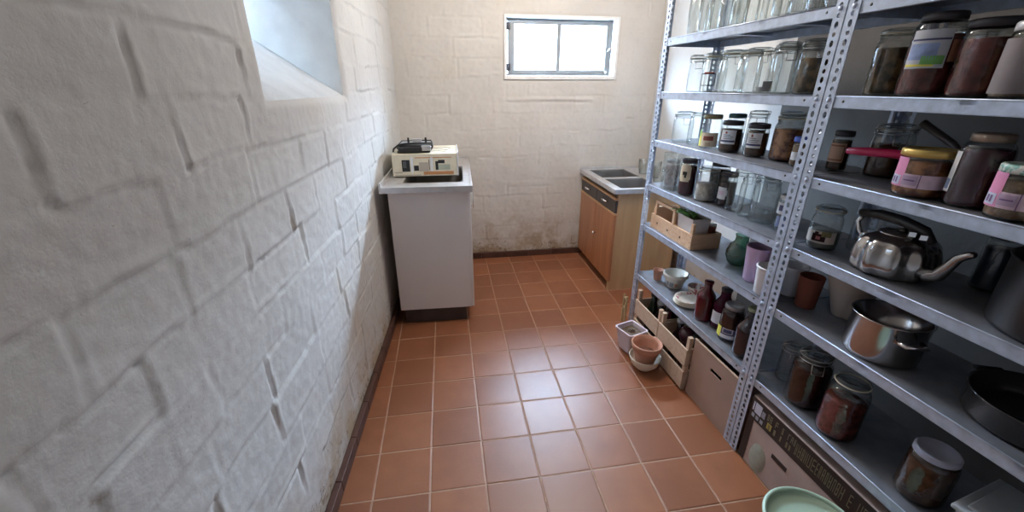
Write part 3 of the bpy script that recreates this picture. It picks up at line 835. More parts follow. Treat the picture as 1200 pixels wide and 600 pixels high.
def shelving(name, label, ly0, ly1, zs):
    t = thing(name, label, 'shelving', sw(0, ly0, 0), ANG, 'slotted steel shelving units along the right')
    L, Dp = ly1 - ly0, 0.30
    for (x, y, fx, fy) in ((0, 0, 1, 1), (0, L, 1, -1), (Dp, 0, -1, 1), (Dp, L, -1, -1)):
        o = upright_mesh(fx, fy).build('upright', M_STEEL, t); o.location = (x, y, 0.002)
    proto = None
    for z in zs:
        mb = MB(); a = 0.0025; h = 0.031
        mb.box(a, Dp - a, a, L - a, -0.0015, 0.0, 1)
        mb.box(a, a + 0.0015, a, L - a, -h, -0.0016); mb.box(Dp - a - 0.0015, Dp - a, a, L - a, -h, -0.0016)
        mb.box(a, Dp - a, a, a + 0.0015, -h, -0.0016); mb.box(a, Dp - a, L - a - 0.0015, L - a, -h, -0.0016)
        mb.box(a, a + 0.012, a, L - a, -h, -h + 0.0015); mb.box(Dp - a - 0.012, Dp - a, a, L - a, -h, -h + 0.0015)
        mb.tube([(a + 0.0005, 0.036, -0.0010), (a + 0.0005, L - 0.036, -0.0010)], 0.0022, 8)      # rolled front edge
        for y in (L * 0.33, L * 0.66): mb.box(a, Dp - a, y - 0.015, y + 0.015, -0.012, -0.0016)
        for y in (0.062, L - 0.062):
            mb.lathe([(0.0036, -0.0002), (0.0036, 0.0006), (0, 0.0006)], 12, 2, M=Matrix.Translation((a, y, -0.014)) @ Matrix.Rotation(-PI / 2, 4, 'Y'))
        s = mb.build('shelf', [M_STEEL, M_SHELFTOP, M_BLACK], t); s.location = (0, 0, z)
        for y in (0.019, L - 0.019):
            bo = MB(); bo.lathe([(0.0, 0.0042), (0.004, 0.004), (0.0065, 0.0015), (0.0068, 0.0)], 14, M=Matrix.Rotation(-PI / 2, 4, 'Y'))
            q = bo.build('bolt', M_STEEL, s); q.location = (-0.0001, y, -0.010)
    return t


ZS = (Z1, Z2, Z3, Z4, Z5, Z6, 1.995)
shelving('shelving_unit', 'far galvanised steel shelving unit of slotted angle beside the brown sink unit', 0.0, 0.925, ZS)
shelving('shelving_unit', 'near galvanised steel shelving unit of slotted angle with the steel kettle on it', -1.005, -0.002, ZS)


# ------------------------------------------------------------------ jars
def shoulder(r, h, rn, hn, n=6):
    """outer profile of a jar: base radius curve, body, rounded shoulder, neck"""
    p = [(r * 0.55, 0.004), (r * 0.80, 0.0), (r * 0.93, 0.002), (r * 0.99, 0.009), (r, 0.016)]
    hb = h - hn
    k = min(0.030, hb * 0.28)
    p.append((r, hb - k))
    for i in range(1, n + 1):
        q = PI / 2 * i / n
        p.append((rn + (r - rn) * math.cos(q), hb - k + k * math.sin(q)))
    p.append((rn, h))
    return p


def facing(loc):
    """angle from a thing on the shelves towards the aisle where people stand"""
    return math.atan2(-0.55 - loc[1] * 0.6, 0.35 - loc[0])


def label_patches(mb, r, ang, pats, n=10):
    """pats: (a0, a1, z0, z1, mat index, layer) with angles in degrees around ang"""
    for (a0, a1, z0, z1, mi, ly) in pats:
        rr = r + 0.0008 + 0.0005 * ly
        mb.lathe([(rr, z0), (rr, z1)], n, mi, a0=ang + math.radians(a0), a1=ang + math.radians(a1))
    return mb


def jar(label, S, lx, ly, r, h, content=None, fill=0.8, lid='screw', lidmat=None, pats=None, pmats=None, rn=None, cat='jar', name=None,
        group=None, gl=None, flute=0, tone=None, face=None):
    zbase = S + 0.0006
    loc = sw(lx, ly, zbase)
    gl = gl or M_GLASS
    nm = name or ('preserving_jar' if lid in ('clip', 'glass') else 'screw_top_jar' if lid in ('screw', 'knurl') else 'glass_jar')
    t = thing(nm, label, cat, loc, 0, group)
    a = facing(loc) if face is None else face
    hl = 0.0
    rn = rn or r * 0.86
    hn = 0.014
    if lid in ('screw', 'knurl'): hl = 0.004
    H = h - hl - (0.016 if lid in ('clip', 'glass') else 0.0)
    prof = shoulder(r, H, rn, hn)
    mb = MB(); mb.lathe(prof, 32, flute=flute, famp=0.02, zf=(0.012, H * 0.62)); mb.disc(r * 0.55, 0.004, 32)
    if lid not in ('screw', 'knurl'):
        mb.lathe([(rn, H), (rn + 0.002, H - 0.001), (rn + 0.0025, H - 0.006), (rn, H - 0.008)], 32)
    mb.build('glass_body', gl, t)
    if content:
        c = r - 0.0022; zt = 0.006 + (H - 0.02) * fill
        pp = [(0.0, 0.005)] + [(max(0.0, q[0] - 0.0022), max(0.0052, q[1])) for q in prof if q[1] < zt - 0.001]
        e = [q for q in prof if q[1] >= zt - 0.001]
        rt_ = min(pp[-1][0], (e[0][0] - 0.0022) if e else c)
        pp += [(rt_, zt), (0.0, zt + 0.001)]
        MB().lathe(pp, 28).build('contents', content, t)
    if lid in ('screw', 'knurl'):
        lm = lidmat or M_DARKLID; q = rn + 0.003; z0 = H - 0.013; z1 = H + hl
        pr = [(q - 0.002, z0), (q, z0 + 0.001), (q, z1 - 0.003), (q - 0.0025, z1), (q - 0.006, z1), (q - 0.0075, z1 - 0.0015), (0.0, z1 - 0.0015)]
        MB().lathe(pr, 48, flute=24 if lid == 'knurl' else 0, famp=0.012, zf=(z0, z1 - 0.002)).build('lid', lm, t)
    elif lid in ('clip', 'glass'):
        q = rn + 0.003
        MB().lathe([(q, H + 0.003), (q + 0.001, H + 0.008), (q - 0.006, H + 0.013), (q * 0.75, H + 0.0145), (q * 0.70, H + 0.010), (0.0, H + 0.011)], 32).lathe([(q, H + 0.003), (q * 0.9, H + 0.0025), (0.0, H + 0.0025)], 32).build('glass_lid', gl, t)
        MB().lathe([(rn + 0.001, H + 0.0002), (rn + 0.005, H + 0.0005), (rn + 0.005, H + 0.0026), (rn + 0.001, H + 0.0028)], 28).build('rubber_ring', M_RUBBER if lid == 'clip' else M_CREAM, t)
        if lid == 'clip':
            wv = MB(); k = rn + 0.006
            R = Matrix.Rotation(a + 0.5, 4, 'Z')
            wv.tube([(k * math.cos(2 * PI * i / 24), k * math.sin(2 * PI * i / 24), H - 0.011) for i in range(24)], 0.0013, 6, closed=True)
            wv.tube([(0.0, -k, H - 0.008), (0.012, -k, H + 0.012), (0.008, -k * 0.5, H + 0.016), (0.008, k * 0.5, H + 0.016), (0.012, k, H + 0.012), (0.0, k, H - 0.008)], 0.0013, 6, M=R)
            wv.tube([(k, -0.016, H - 0.012), (k + 0.010, -0.016, H - 0.040), (k + 0.008, 0.016, H - 0.040), (k, 0.016, H - 0.012)], 0.0014, 6, M=R)
            wv.build('wire_bail', M_CHROME, t)
    if pats:
        mb = label_patches(MB(), r, a, pats); mb.build('paper_label', pmats, t)
    return t


def tumbler(label, S, lx, ly, r, h, flute=18, group=None):
    t = thing('drinking_glass', label, 'glass', sw(lx, ly, S + 0.0006), 0, group)
    mb = MB(); pr = [(0.0, 0.004), (r * 0.70, 0.0), (r * 0.78, 0.002), (r * 0.84, 0.02), (r * 0.92, h * 0.5), (r, h), (r - 0.0025, h), (r * 0.90, h * 0.5), (r * 0.76, 0.016), (0.0, 0.013)]
    mb.lathe(pr, max(48, flute * 4), flute=flute, famp=0.035, zf=(0.006, h * 0.86)); mb.build('glass_body', M_GLASS2, t)
    return t


# --- top shelf row: tall fluted glasses and jars, packed
row = [(.06, .789, .029, .17), (.062, .715, .028, .16), (.058, .645, .028, .165), (.06, .578, .030, .15), (.062, .508, .031, .16), (.06, .300, .031, .155), (.062, .232, .030, .16), (.06, .165, .029, .15), (.058, .100, .028, .155)]
lab1 = ['tall fluted glass at the far end of the top shelf', 'tall fluted glass, second from the far end of the top shelf', 'tall fluted glass, third from the far end of the top shelf',
        'tall fluted glass, fourth from the far end of the top shelf', 'tall fluted glass just before the dark-lidded jar on the top shelf', 'tall fluted glass just nearer than the broad clip jar on the top shelf',
        'tall fluted glass, third from the double post on the top shelf', 'tall fluted glass, second from the double post on the top shelf', 'tall fluted glass beside the double post on the top shelf']
for (a, b, r, h), l in zip(row, lab1): tumbler(l, Z1, a, b, r, h, group='fluted glasses along the front of the top shelf')
jar('clear jar with a dark lid between fluted glasses on the top shelf', Z1, .075, .435, .036, .150, lid='screw', lidmat=M_DARKLID)
jar('broad clear clip-top jar on the top shelf between fluted glasses', Z1, .078, .368, .030, .160, lid='clip')
for k, (a, b, l) in enumerate([(.16, .80, 'clear empty jar behind the farthest fluted glass on the top shelf'), (.16, .70, 'clear empty jar in the back row of the top shelf, second from the far end'),
                               (.165, .60, 'clear empty jar in the back row of the top shelf, third from the far end'), (.16, .48, 'clear empty jar in the back row of the top shelf behind the dark-lidded one'),
                               (.165, .34, 'clear empty jar in the back row of the top shelf behind the broad clip jar'), (.16, .20, 'clear empty jar in the back row of the top shelf nearest the double post')]):
    jar(l, Z1, a, b, .038, .150, lid=None, group='empty jars in the back row of the top shelf')
jar('clear empty jar on the top shelf just past the double post', Z1, .08, -.10, .040, .15, lid=None)
jar('clear empty jar on the top shelf, second past the double post', Z1, .09, -.21, .042, .16, lid='clip')

# --- second shelf
jar('slim clear clip-top jar at the far end of the second shelf', Z2, .075, .745, .031, .150, lid='clip')
jar('clear jar with a thin red and black curved mark on the second shelf', Z2, .080, .640, .038, .152, lid='glass',
    pats=[(-60, 40, .070, .0735, 0, 0), (-30, 30, .0735, .078, 1, 0), (-62, -57, .030, .072, 0, 0), (-57, 40, .026, .029, 0, 0), (38, 42, .030, .070, 0, 0)], pmats=[M_BLACK, M_RED_INK])
jar('broad clear preserving jar in the middle of the second shelf', Z2, .085, .525, .045, .156, lid='glass')
jar('clear ribbed preserving jar nearer than the broad one on the second shelf', Z2, .082, .420, .041, .150, lid='glass', flute=16, gl=M_GLASS2)
jar('clear jar with a folded dark paper inside on the second shelf', Z2, .080, .322, .037, .142, lid=None, pats=[(-30, 45, .006, .022, 0, 0), (0, 45, .022, .040, 0, 0)], pmats=[M_GRAY])
jar('tall straight clear clip-top jar on the second shelf', Z2, .080, .251, .033, .158, lid='clip')
jar('preserving jar of brown pickles behind the double post on the second shelf', Z2, .110, .165, .047, .160, M_PICKLE, .80, lid='clip')
for k, (a, b, l) in enumerate([(.20, .78, 'clear clip-top jar at the back far corner of the second shelf'), (.20, .66, 'clear clip-top jar in the back row of the second shelf behind the red-marked jar'),
                               (.205, .53, 'clear clip-top jar in the back row of the second shelf behind the broad jar'), (.205, .39, 'clear clip-top jar in the back row of the second shelf behind the ribbed jar'), (.21, .26, 'clear clip-top jar in the back row of the second shelf behind the tall straight jar')]):
    jar(l, Z2, a, b, .046, .165, lid='clip', group='clip-top jars in the back row of the second shelf')
jar('large clear preserving jar of brown fruit just past the double post on the second shelf', Z2, .135, -.056, .048, .165, M_PICKLE, .86, lid='glass')
jar("large preserving jar of dark fruit at the back of the near unit's second shelf", Z2, .215, -.150, .055, .170, M_BROWN, .55, lid='clip')
jar('big jar of red fruit with a blue and green label on the second shelf', Z2, .070, -.193, .047, .178, M_RED, .82, lid='screw', lidmat=M_DARKLID,
    pats=[(-48, 42, .062, .142, 0, 0), (-46, 40, .120, .124, 1, 1), (-44, 20, .080, .114, 2, 1), (-10, 38, .070, .088, 3, 1), (-46, 20, .066, .071, 4, 1), (46, 85, .075, .120, 5, 0)], rn=.037,
    pmats=[mat('blue_grey_paper', (0.48, 0.52, 0.58), .6), M_INK, mat('sky_blue_paper', (0.26, 0.36, 0.62), .6, var=.25, scale=50), M_GRN, M_YEL, mat('rust_paper', (.35, .16, .10), .6)])
jar('big unlabelled jar of dark red preserve beside the blue-labelled jar on the second shelf', Z2, .085, -.287, .047, .155, M_RED, .85, lid='screw', lidmat=M_DARKLID)
jar("jar with a pale grey label at the photo's right edge, second shelf", Z2, .060, -.380, .042, .140, M_HONEY, .8, lid='screw', lidmat=M_WHITELID,
    pats=[(-70, 60, .010, .110, 0, 0)], pmats=[mat('grey_paper', (.22, .19, .20), .6)])
jar('jar of dark red preserve behind the blue-labelled jar on the second shelf', Z2, .205, -.27, .05, .165, M_JAM, .8, lid='screw')

# --- third shelf
jar('clear clip-top jar with its wire hanging open at the far end of the third shelf', Z3, .090, .800, .046, .140, lid='clip')
jar('clear preserving jar, second from the far end of the third shelf', Z3, .100, .695, .042, .142, lid='glass')
jar('clear jar with a green, yellow and red label on the third shelf', Z3, .092, .590, .040, .138, lid='screw', lidmat=mat('olive_lid', (.30, .27, .16), .4, .3),
    pats=[(-80, 60, .008, .066, 0, 0), (-80, -40, .008, .066, 1, 1), (-80, -45, .050, .075, 2, 1), (-25, 32, .034, .052, 3, 1), (-20, 27, .037, .049, 5, 2), (-10, 20, .010, .026, 4, 1)],
    pmats=[M_CREAM, M_YEL, M_GRN, M_RED_INK, mat('tan_paper', (.5, .42, .3)), mat('brown_red_ink', (.22, .08, .06))])
LABW = [(-42, 38, .034, .088, 0, 0), (-40, 36, .042, .049, 1, 1), (-30, 20, .054, .056, 1, 1), (-30, 25, .061, .063, 1, 1), (-30, 10, .068, .070, 1, 1), (-18, -8, .074, .082, 2, 1), (-24, -14, .034, .042, 0, 2)]
PM = [M_PAPER, M_INK, M_RED_INK]
jar('white-labelled jar of brown jam, further of the two alike on the third shelf', Z3, .098, .468, .040, .122, M_BROWN, .86, lid='screw', lidmat=M_DARKLID, pats=LABW, pmats=PM, rn=.036)
jar('white-labelled jar of brown jam, nearer of the two alike on the third shelf', Z3, .115, .345, .038, .120, M_BROWN, .82, lid='screw', lidmat=M_DARKLID, pats=LABW, pmats=PM, rn=.034)
jar('jar with a teal lid behind the white-labelled jars on the third shelf', Z3, .185, .560, .037, .142, M_BROWN, .5, lid='screw', lidmat=M_TEALLID)
jar('clear rounded clip-top jar behind the white-labelled jars on the third shelf', Z3, .205, .464, .036, .160, lid='clip')
jar('dark jar of jam standing between the two white-labelled jars, third shelf', Z3, .158, .402, .030, .118, M_JAM, .9, lid='screw')
jar('preserving jar of orange peach halves on the third shelf', Z3, .160, .245, .052, .158, M_PEACH, .84, lid='glass', cat='jar')
jar('small jar with a blue lid and a small white sticker on the third shelf', Z3, .105, .130, .026, .096, M_HONEY, .9, lid='screw', lidmat=M_BLUE,
    pats=[(-50, 25, .022, .048, 0, 0)], pmats=[M_PAPER])
jar('large clear jar standing behind the peach jar on the third shelf', Z3, .235, .33, .045, .165, lid='glass')
jar('jar with a framed tan label just past the double post on the third shelf', Z3, .165, .045, .027, .122, M_BROWN, .9, lid='screw', lidmat=M_DARKLID,
    pats=[(-60, 40, .028, .086, 0, 0), (-55, 35, .033, .081, 1, 1), (-48, 28, .038, .076, 0, 2)], pmats=[mat('tan_frame', (.42, .26, .18)), mat('umber_paper', (.20, .09, .05))])
jar('wide preserving jar of dark fruit behind the raspberry pan handle on the third shelf', Z3, .222, -.058, .050, .150, M_BROWN, .75, lid='clip')
PINK = [(-75, 70, .024, .056, 3, 0), (-72, -28, .024, .092, 0, 0), (-68, -35, .028, .050, 1, 1), (-30, 5, .030, .052, 2, 1), (-60, -52, .032, .046, 4, 2), (-48, -42, .032, .046, 4, 2), (-25, 0, .040, .043, 4, 2), (8, 10, .024, .056, 4, 1)]
PMP = [M_PINK, mat('pale_blue_paper', (.55, .60, .78), .6), mat('mauve_paper', (.50, .38, .55), .6), M_PALEPINK, mat('violet_ink', (.20, .12, .30))]
jar('squat jar with a gold lid and a pink label on the third shelf', Z3, .064, -.270, .050, .112, M_PEACH, .9, lid='screw', lidmat=M_GOLDLID, pats=PINK, pmats=PMP, rn=.050)
jar('tall jar of dark plum preserve with an upright white strip label on the third shelf', Z3, .075, -.366, .044, .157, M_PURPLE, .9, lid='screw', lidmat=mat('worn_gold_lid', (.32, .25, .20), .35, .4),
    pats=[(-66, -42, .030, .118, 0, 0), (-62, -46, .036, .058, 1, 1)], pmats=[M_PAPER, mat('pale_blue_ink', (.25, .32, .50))], rn=.031)
jar('squat pink-labelled jar with a mint checked lid at the right of the third shelf', Z3, .050, -.462, .045, .108, M_HONEY, .85, lid='knurl', lidmat=mat('mint_check_lid', (.20, .42, .38), .4, .1, scale=90, col2=(.7, .75, .72), thr=(.48, .52)), pats=PINK, pmats=PMP, rn=.042)


def frying_pan():
    t = thing('frying_pan', 'dark frying pan with a raspberry red handle on the third shelf', 'pan', sw(.200, -.305, Z3 + .0006), ANG)
    MB().lathe([(0.0, 0.0), (.066, 0.0), (.072, .004), (.084, .062), (.087, .064), (.084, .066), (.0815, .062), (.069, .007), (.0, .005)], 40).build('pan_body', M_BLACK, t)
    mb = MB(); mb.tube([(-.030, .076, .060), (-.045, .105, .074), (-.070, .160, .080), (-.095, .225, .078), (-.102, .268, .075)], .011, 12, rs=[.007, .010, .012, .012, .009])
    mb.build('handle', M_RASP, t)
    return t


frying_pan()
t = thing('ladle', 'dark plastic ladle leaning up out of the pan with the raspberry handle', 'ladle', sw(.205, -.315, Z3 + .0085), ANG)
MB().tube([(0, 0.0, .006), (0, .068, .078), (0, .100, .105), (0, .185, .150)], .007, 10, rs=[.005, .007, .009, .010]).build('handle', M_DARKW, t)
MB().lathe([(0.0, -.001), (.022, .004), (.032, .020), (.030, .020), (.020, .006), (0, .002)], 20, M=Matrix.Translation((0, -.022, .001))).build('bowl', M_DARKW, t)

# --- fourth shelf
jar('small jar of brown jam in the far corner of the fourth shelf', Z4, .100, .850, .034, .130, M_RED, .9, lid='screw', lidmat=M_DARKLID)
t = thing('glass_vase', 'straight clear glass vase at the far end of the fourth shelf', 'vase', sw(.060, .765, Z4 + .0006), .3 + ANG)
mb = MB(); w_ = .042
for z0, z1, ww in ((0, .008, w_),): mb.box(-ww, ww, -ww, ww, z0, z1, bev=.003)
for a, b, c, d in ((-w_, -w_ + .003, -w_, w_), (w_ - .003, w_, -w_, w_), (-w_, w_, -w_, -w_ + .003), (-w_, w_, w_ - .003, w_)): mb.box(a, b, c, d, .008, .178)
mb.build('glass_body', M_GLASS2, t)
jar('jar of plum jam with a round white label on the fourth shelf', Z4, .060, .655, .037, .165, M_PURPLE, .92, lid='screw', lidmat=M_DARKLID,
    pats=[(-50, 30, .075, .135, 0, 0), (-42, 22, .066, .145, 0, 0), (-25, 5, .096, .112, 1, 1), (-12, 2, .084, .100, 1, 1)], pmats=[M_CREAM, M_BLACK])
jar('embossed clear jar with a knurled glass shoulder on the fourth shelf', Z4, .085, .545, .046, .150, mat('dried_herbs', (.20, .17, .13), .5, var=.6, scale=60, col2=(.45, .42, .36)), .60, lid='glass', flute=12, gl=M_GLASS2)
jar('dark jar of preserve behind the round-labelled jar on the fourth shelf', Z4, .185, .60, .042, .155, M_JAM, .9, lid='screw')
jar('jar with a torn white label beside the embossed jar on the fourth shelf', Z4, .120, .455, .034, .140, M_JAM, .8, lid='screw', lidmat=M_DARKLID,
    pats=[(-60, 10, .030, .080, 0, 0), (-45, 20, .045, .070, 0, 0), (-40, -5, .048, .066, 1, 1)], pmats=[M_PAPER, M_PALEPINK])
CG = 'empty clear jars near the double post on the fourth shelf'
jar('tall empty clear jar right beside the torn-label jar on the fourth shelf', Z4, .105, .380, .034, .150, lid=None, group=CG, flute=14)
jar('empty clear jar with a fine rim, middle of the three on the fourth shelf', Z4, .100, .305, .034, .145, lid=None, group=CG)
jar('largest empty clear jar near the double post on the fourth shelf', Z4, .100, .220, .044, .150, lid=None, group=CG)
jar('empty clear preserving jar at the back of the fourth shelf behind the largest clear jar', Z4, .20, .33, .046, .155, lid='clip', group='empty jars at the back of the fourth shelf')
jar('empty clear preserving jar at the back of the fourth shelf behind the torn-label jar', Z4, .21, .47, .044, .15, lid='clip', group='empty jars at the back of the fourth shelf')
jar('small clear jar with a white and blue sticker by the double post, fourth shelf', Z4, .110, .128, .028, .125, lid='screw', lidmat=M_WHITELID,
    pats=[(-70, 10, .058, .098, 0, 0), (-40, -5, .070, .090, 1, 1), (-40, 30, .012, .050, 2, 0)], pmats=[M_PAPER, M_INK, mat('blue_grey_sticker', (.25, .30, .50))])
jar('jar with a cream label showing dark berries past the double post on the fourth shelf', Z4, .092, -.047, .041, .135, mat('greenish_fill', (.10, .11, .10), .3), .5, lid='glass',
    pats=[(-70, 60, .022, .060, 0, 0), (-28, 22, .028, .052, 1, 1), (-20, -5, .050, .058, 1, 1), (5, 40, .044, .060, 2, 1), (-12, 4, .034, .044, 3, 2)],
    pmats=[mat('soft_cream_paper', (.52, .46, .42)), M_JAM, mat('leaf_print', (.16, .14, .06)), mat('berry_print', (.4, .12, .13))])
jar('clear empty jar between the berry-label jar and the kettle on the fourth shelf', Z4, .190, -.095, .038, .125, lid=None)


def kettle():
    t = thing('kettle', 'faceted stainless steel kettle with a black handle and a curved spout on the fourth shelf', 'kettle', sw(.118, -.240, Z4 + .0006), ANG)
    pr = [(0.0, 0.0), (.074, 0.0), (.084, .005), (.090, .018), (.092, .040), (.090, .064), (.083, .086), (.070, .100), (.056, .106), (.052, .110)]
    MB().lathe(pr, 120, flute=10, famp=.040, zf=(.004, .101)).build('kettle_body', M_POL, t)
    MB().lathe([(.054, .1105), (.052, .115), (.030, .121), (.0, .122)], 28).lathe([(0, .133), (.010, .132), (.012, .128), (.006, .1222)], 16).build('lid', M_POL, t)
    sp_ = MB(); sp_.tube([(-.018, -.084, .034), (-.026, -.108, .038), (-.032, -.128, .050), (-.036, -.142, .078), (-.038, -.154, .104), (-.040, -.172, .120), (-.040, -.180, .123)], .014, 14, rs=[.021, .018, .015, .012, .010, .008, .007])
    sp_.build('spout', M_POL, t)
    hb = MB(); hb.tube([(-.01, .082, .066), (-.012, .104, .086), (-.015, .112, .112), (-.012, .104, .134)], .0065, 10); hb.build('handle_bracket', M_CHROME, t)
    hb = MB(); hb.tube([(-.012, .112, .137), (-.012, .060, .145), (-.012, .0, .144), (-.012, -.055, .134), (-.012, -.080, .110)], .012, 12, rs=[.010, .014, .014, .013, .009]); hb.build('handle', M_BLACK, t)
    for y in (-.040, -.066): MB().lathe([(0, 0), (.010, 0), (.010, .012), (0, .013)], 4, M=Matrix.Translation((-.030, y, .118)), smooth=False).build('glint_chip', M_CHROME, t)  # bright chips added as the two small white reflections on the kettle
    return t


kettle()
jar('dark blue glass jar behind the kettle spout on the fourth shelf', Z4, .250, -.375, .036, .150, mat('midnight_fill', (.03, .04, .07), .3), .8, lid='screw')


def pot(name, label, cat, loc, r, h, mat_, lidm=None, handles=True, inner=None, rot=0.0, mi=None):
    t = thing(name, label, cat, loc, rot)
    MB().lathe([(0, 0), (r * .93, 0), (r * .985, .004), (r, .012), (r, h - .004), (r + .004, h), (r + .002, h + .002), (r - .002, h), (r - .003, .012), (r * .92, .005), (0, .004)], 44).build('pot_body', mat_, t)
    if handles:
        for s in (-1, 1):
            MB().tube([(s * (r - .0), -.030, h * .72), (s * (r + .028), -.024, h * .75), (s * (r + .030), .024, h * .75), (s * (r), .030, h * .72)], .006, 10, M=Matrix.Rotation(1.2, 4, 'Z')).build('handle', lidm or M_BLACK, t)
    return t


t = pot('cooking_pot', 'large black enamel pot at the right end of the fourth shelf', 'pot', sw(.155, -.590, Z4 + .0006), .138, .150, M_BLACK)

# --- fifth shelf
def wooden_tray():
    L, W_, H_ = .365, .150, .072
    t = thing('wooden_caddy', 'raw pine carrying caddy with an open end handle on the fifth shelf', 'caddy', sw(.022, .495, Z5 + .0008), ANG)
    th = .010
    MB().box(0, th, 0, L, 0, H_, bev=.001).build('side_board', M_PINE, t)
    MB().box(W_ - th, W_, 0, L, 0, H_, bev=.001).build('side_board', M_PINE, t)
    MB().box(th + .0002, W_ - th - .0002, 0.0, L, .0, .006).build('bottom_board', M_PINE, t)
    for y in (0.001, L - th - .001):
        MB().box(th + .0002, W_ - th - .0002, y, y + th, .0062, H_ + (.035 if y > .1 else .0)).build('end_board', M_PINE, t)
    # raised rectangular handle frame on the aisle side
    MB().box(.0, th, L - .045, L - .028, H_ + .0002, .135, bev=.001).box(0, th, .155, .172, H_ + .0002, .135, bev=.001).box(0, th, .155, L - .028, .1352, .150, bev=.001).build('handle_frame', M_PINE, t)
    MB().box(0.0, .012, .0, .018, H_ + .0002, H_ + .050, bev=.001).build('corner_post', M_PINE, t)
    kn = MB()
    for (y, z) in ((.30, .035), (.20, .030), (.09, .032)): kn.lathe([(0, .0006), (.004, .0005), (.006, .0)], 10, M=Matrix.Translation((0, y, z)) @ Matrix.Rotation(-PI / 2, 4, 'Y'))
    for z in (.012, .035, .058): kn.lathe([(0, .0008), (.002, .0008), (.002, .0)], 8, M=Matrix.Translation((0, .008, z)) @ Matrix.Rotation(-PI / 2, 4, 'Y'))
    kn.build('knot', M_BROWN, t)
    # white planter with green shoots inside
    p = thing('planter', 'white square planter with green shoots standing in the pine caddy', 'planter', sw(.022 + .058, .495 + .090, Z5 + .0075), ANG)
    a, b, hh = .045, .052, .128
    mb = MB()
    vs = []
    for k, z in ((.80, 0), (1.0, hh), (.94, hh), (.76, .01)):
        vs += [(-a * k, -a * k * 1.4, z), (a * k, -a * k * 1.4, z), (a * k, a * k * 1.4, z), (-a * k, a * k * 1.4, z)]
    fs = [(q + k, q + (k + 1) % 4, q + 4 + (k + 1) % 4, q + 4 + k) for q in (0, 4, 8) for k in range(4)] + [(0, 1, 2, 3), (12, 13, 14, 15)]
    mb.add(vs, fs).build('planter_body', M_WHITE, p)
    MB().box(-a * .90, a * .90, -a * 1.26, a * 1.26, .108, .114).build('soil', M_SOIL, p)
    rg = random.Random(8); lf = MB()
    for k in range(16):
        x, y = rg.uniform(-.03, .03), rg.uniform(-.045, .045); dx, dy = rg.uniform(-.05, .02), rg.uniform(-.02, .06); z = .114
        pts = [(x, y, z), (x + dx * .4, y + dy * .4, z + .022), (x + dx, y + dy, z + .030), (x + dx * 1.4, y + dy * 1.4, z + .022)]
        lf.tube(pts, .002, 6, rs=[.0015, .0035, .003, .0008])
    lf.build('leaf', M_LEAF, p)
    MB().box(0, .0, 0, 0, 0, 0)
    q = thing('flower_pot', 'small dark red clay pot standing in the near end of the pine caddy', 'pot', sw(.1435, .530, Z5 + .0075), 0)
    MB().lathe([(0, 0), (.012, 0), (.0155, .080), (.017, .080), (.017, .094), (.014, .094), (.014, .080), (.010, .006), (0, .006)], 24).build('pot_body', M_TERRA2, q)
    MB().lathe([(0, .0942), (.0175, .0942), (.0175, .102), (0, .103)], 24).build('white_saucer', M_WHITE, q)


wooden_tray()
t = thing('round_vase', 'round dark green glass vase on the fifth shelf', 'vase', sw(.125, .315, Z5 + .0006))
MB().lathe([(0, .002), (.025, 0), (.040, .014), (.050, .040), (.050, .060), (.040, .088), (.026, .104), (.024, .120), (.028, .132)], 36).build('glass_body', M_GREENG, t)


def cup(name, label, cat, loc, r0, r1, h, m, handle=False, rim=.002):
    t = thing(name, label, cat, loc)
    MB().lathe([(0, 0), (r0 * .9, 0), (r0, .004), (r1, h - .002), (r1 + rim * .4, h), (r1 - .003, h), (r0 - .003, .008), (0, .006)], 40).build('cup_body', m, t)
    return t


cup('planter_cup', 'tall lavender planter on the fifth shelf', 'planter', sw(.085, .172, Z5 + .0006), .036, .046, .138, M_LAV)
t = cup('planter_cup', 'white enamel cup beside the double post on the fifth shelf', 'cup', sw(.045, .068, Z5 + .0006), .035, .041, .105, M_WHITE)
MB().lathe([(.0405, .098), (.0435, .099), (.0435, .105), (.0405, .106)], 32).build('rim', M_WHITE, t)
t = cup('flower_pot', 'white pot hidden behind the double post on the fifth shelf', 'pot', sw(.130, .052, Z5 + .0006), .035, .044, .110, M_WHITE)
t = cup('flower_pot', 'dark terracotta pot just past the double post on the fifth shelf', 'pot', sw(.110, -.040, Z5 + .0006), .030, .036, .112, M_TERRA2)
t = cup('mixing_bowl', 'wide beige ceramic bowl past the terracotta pot on the fifth shelf', 'bowl', sw(.186, -.118, Z5 + .0006), .036, .075, .138, M_BEIGE)
t = pot('cooking_pot', 'open stainless steel cooking pot on the fifth shelf', 'pot', sw(.098, -.302, Z5 + .0006), .085, .118, M_POL, M_CHROME)
t = pot('roasting_pan', 'low dark roasting pan at the right end of the fifth shelf', 'pan', sw(.160, -.600, Z5 + .0006), .122, .060, mat('dark_enamel', (.05, .05, .055), .2, .3))

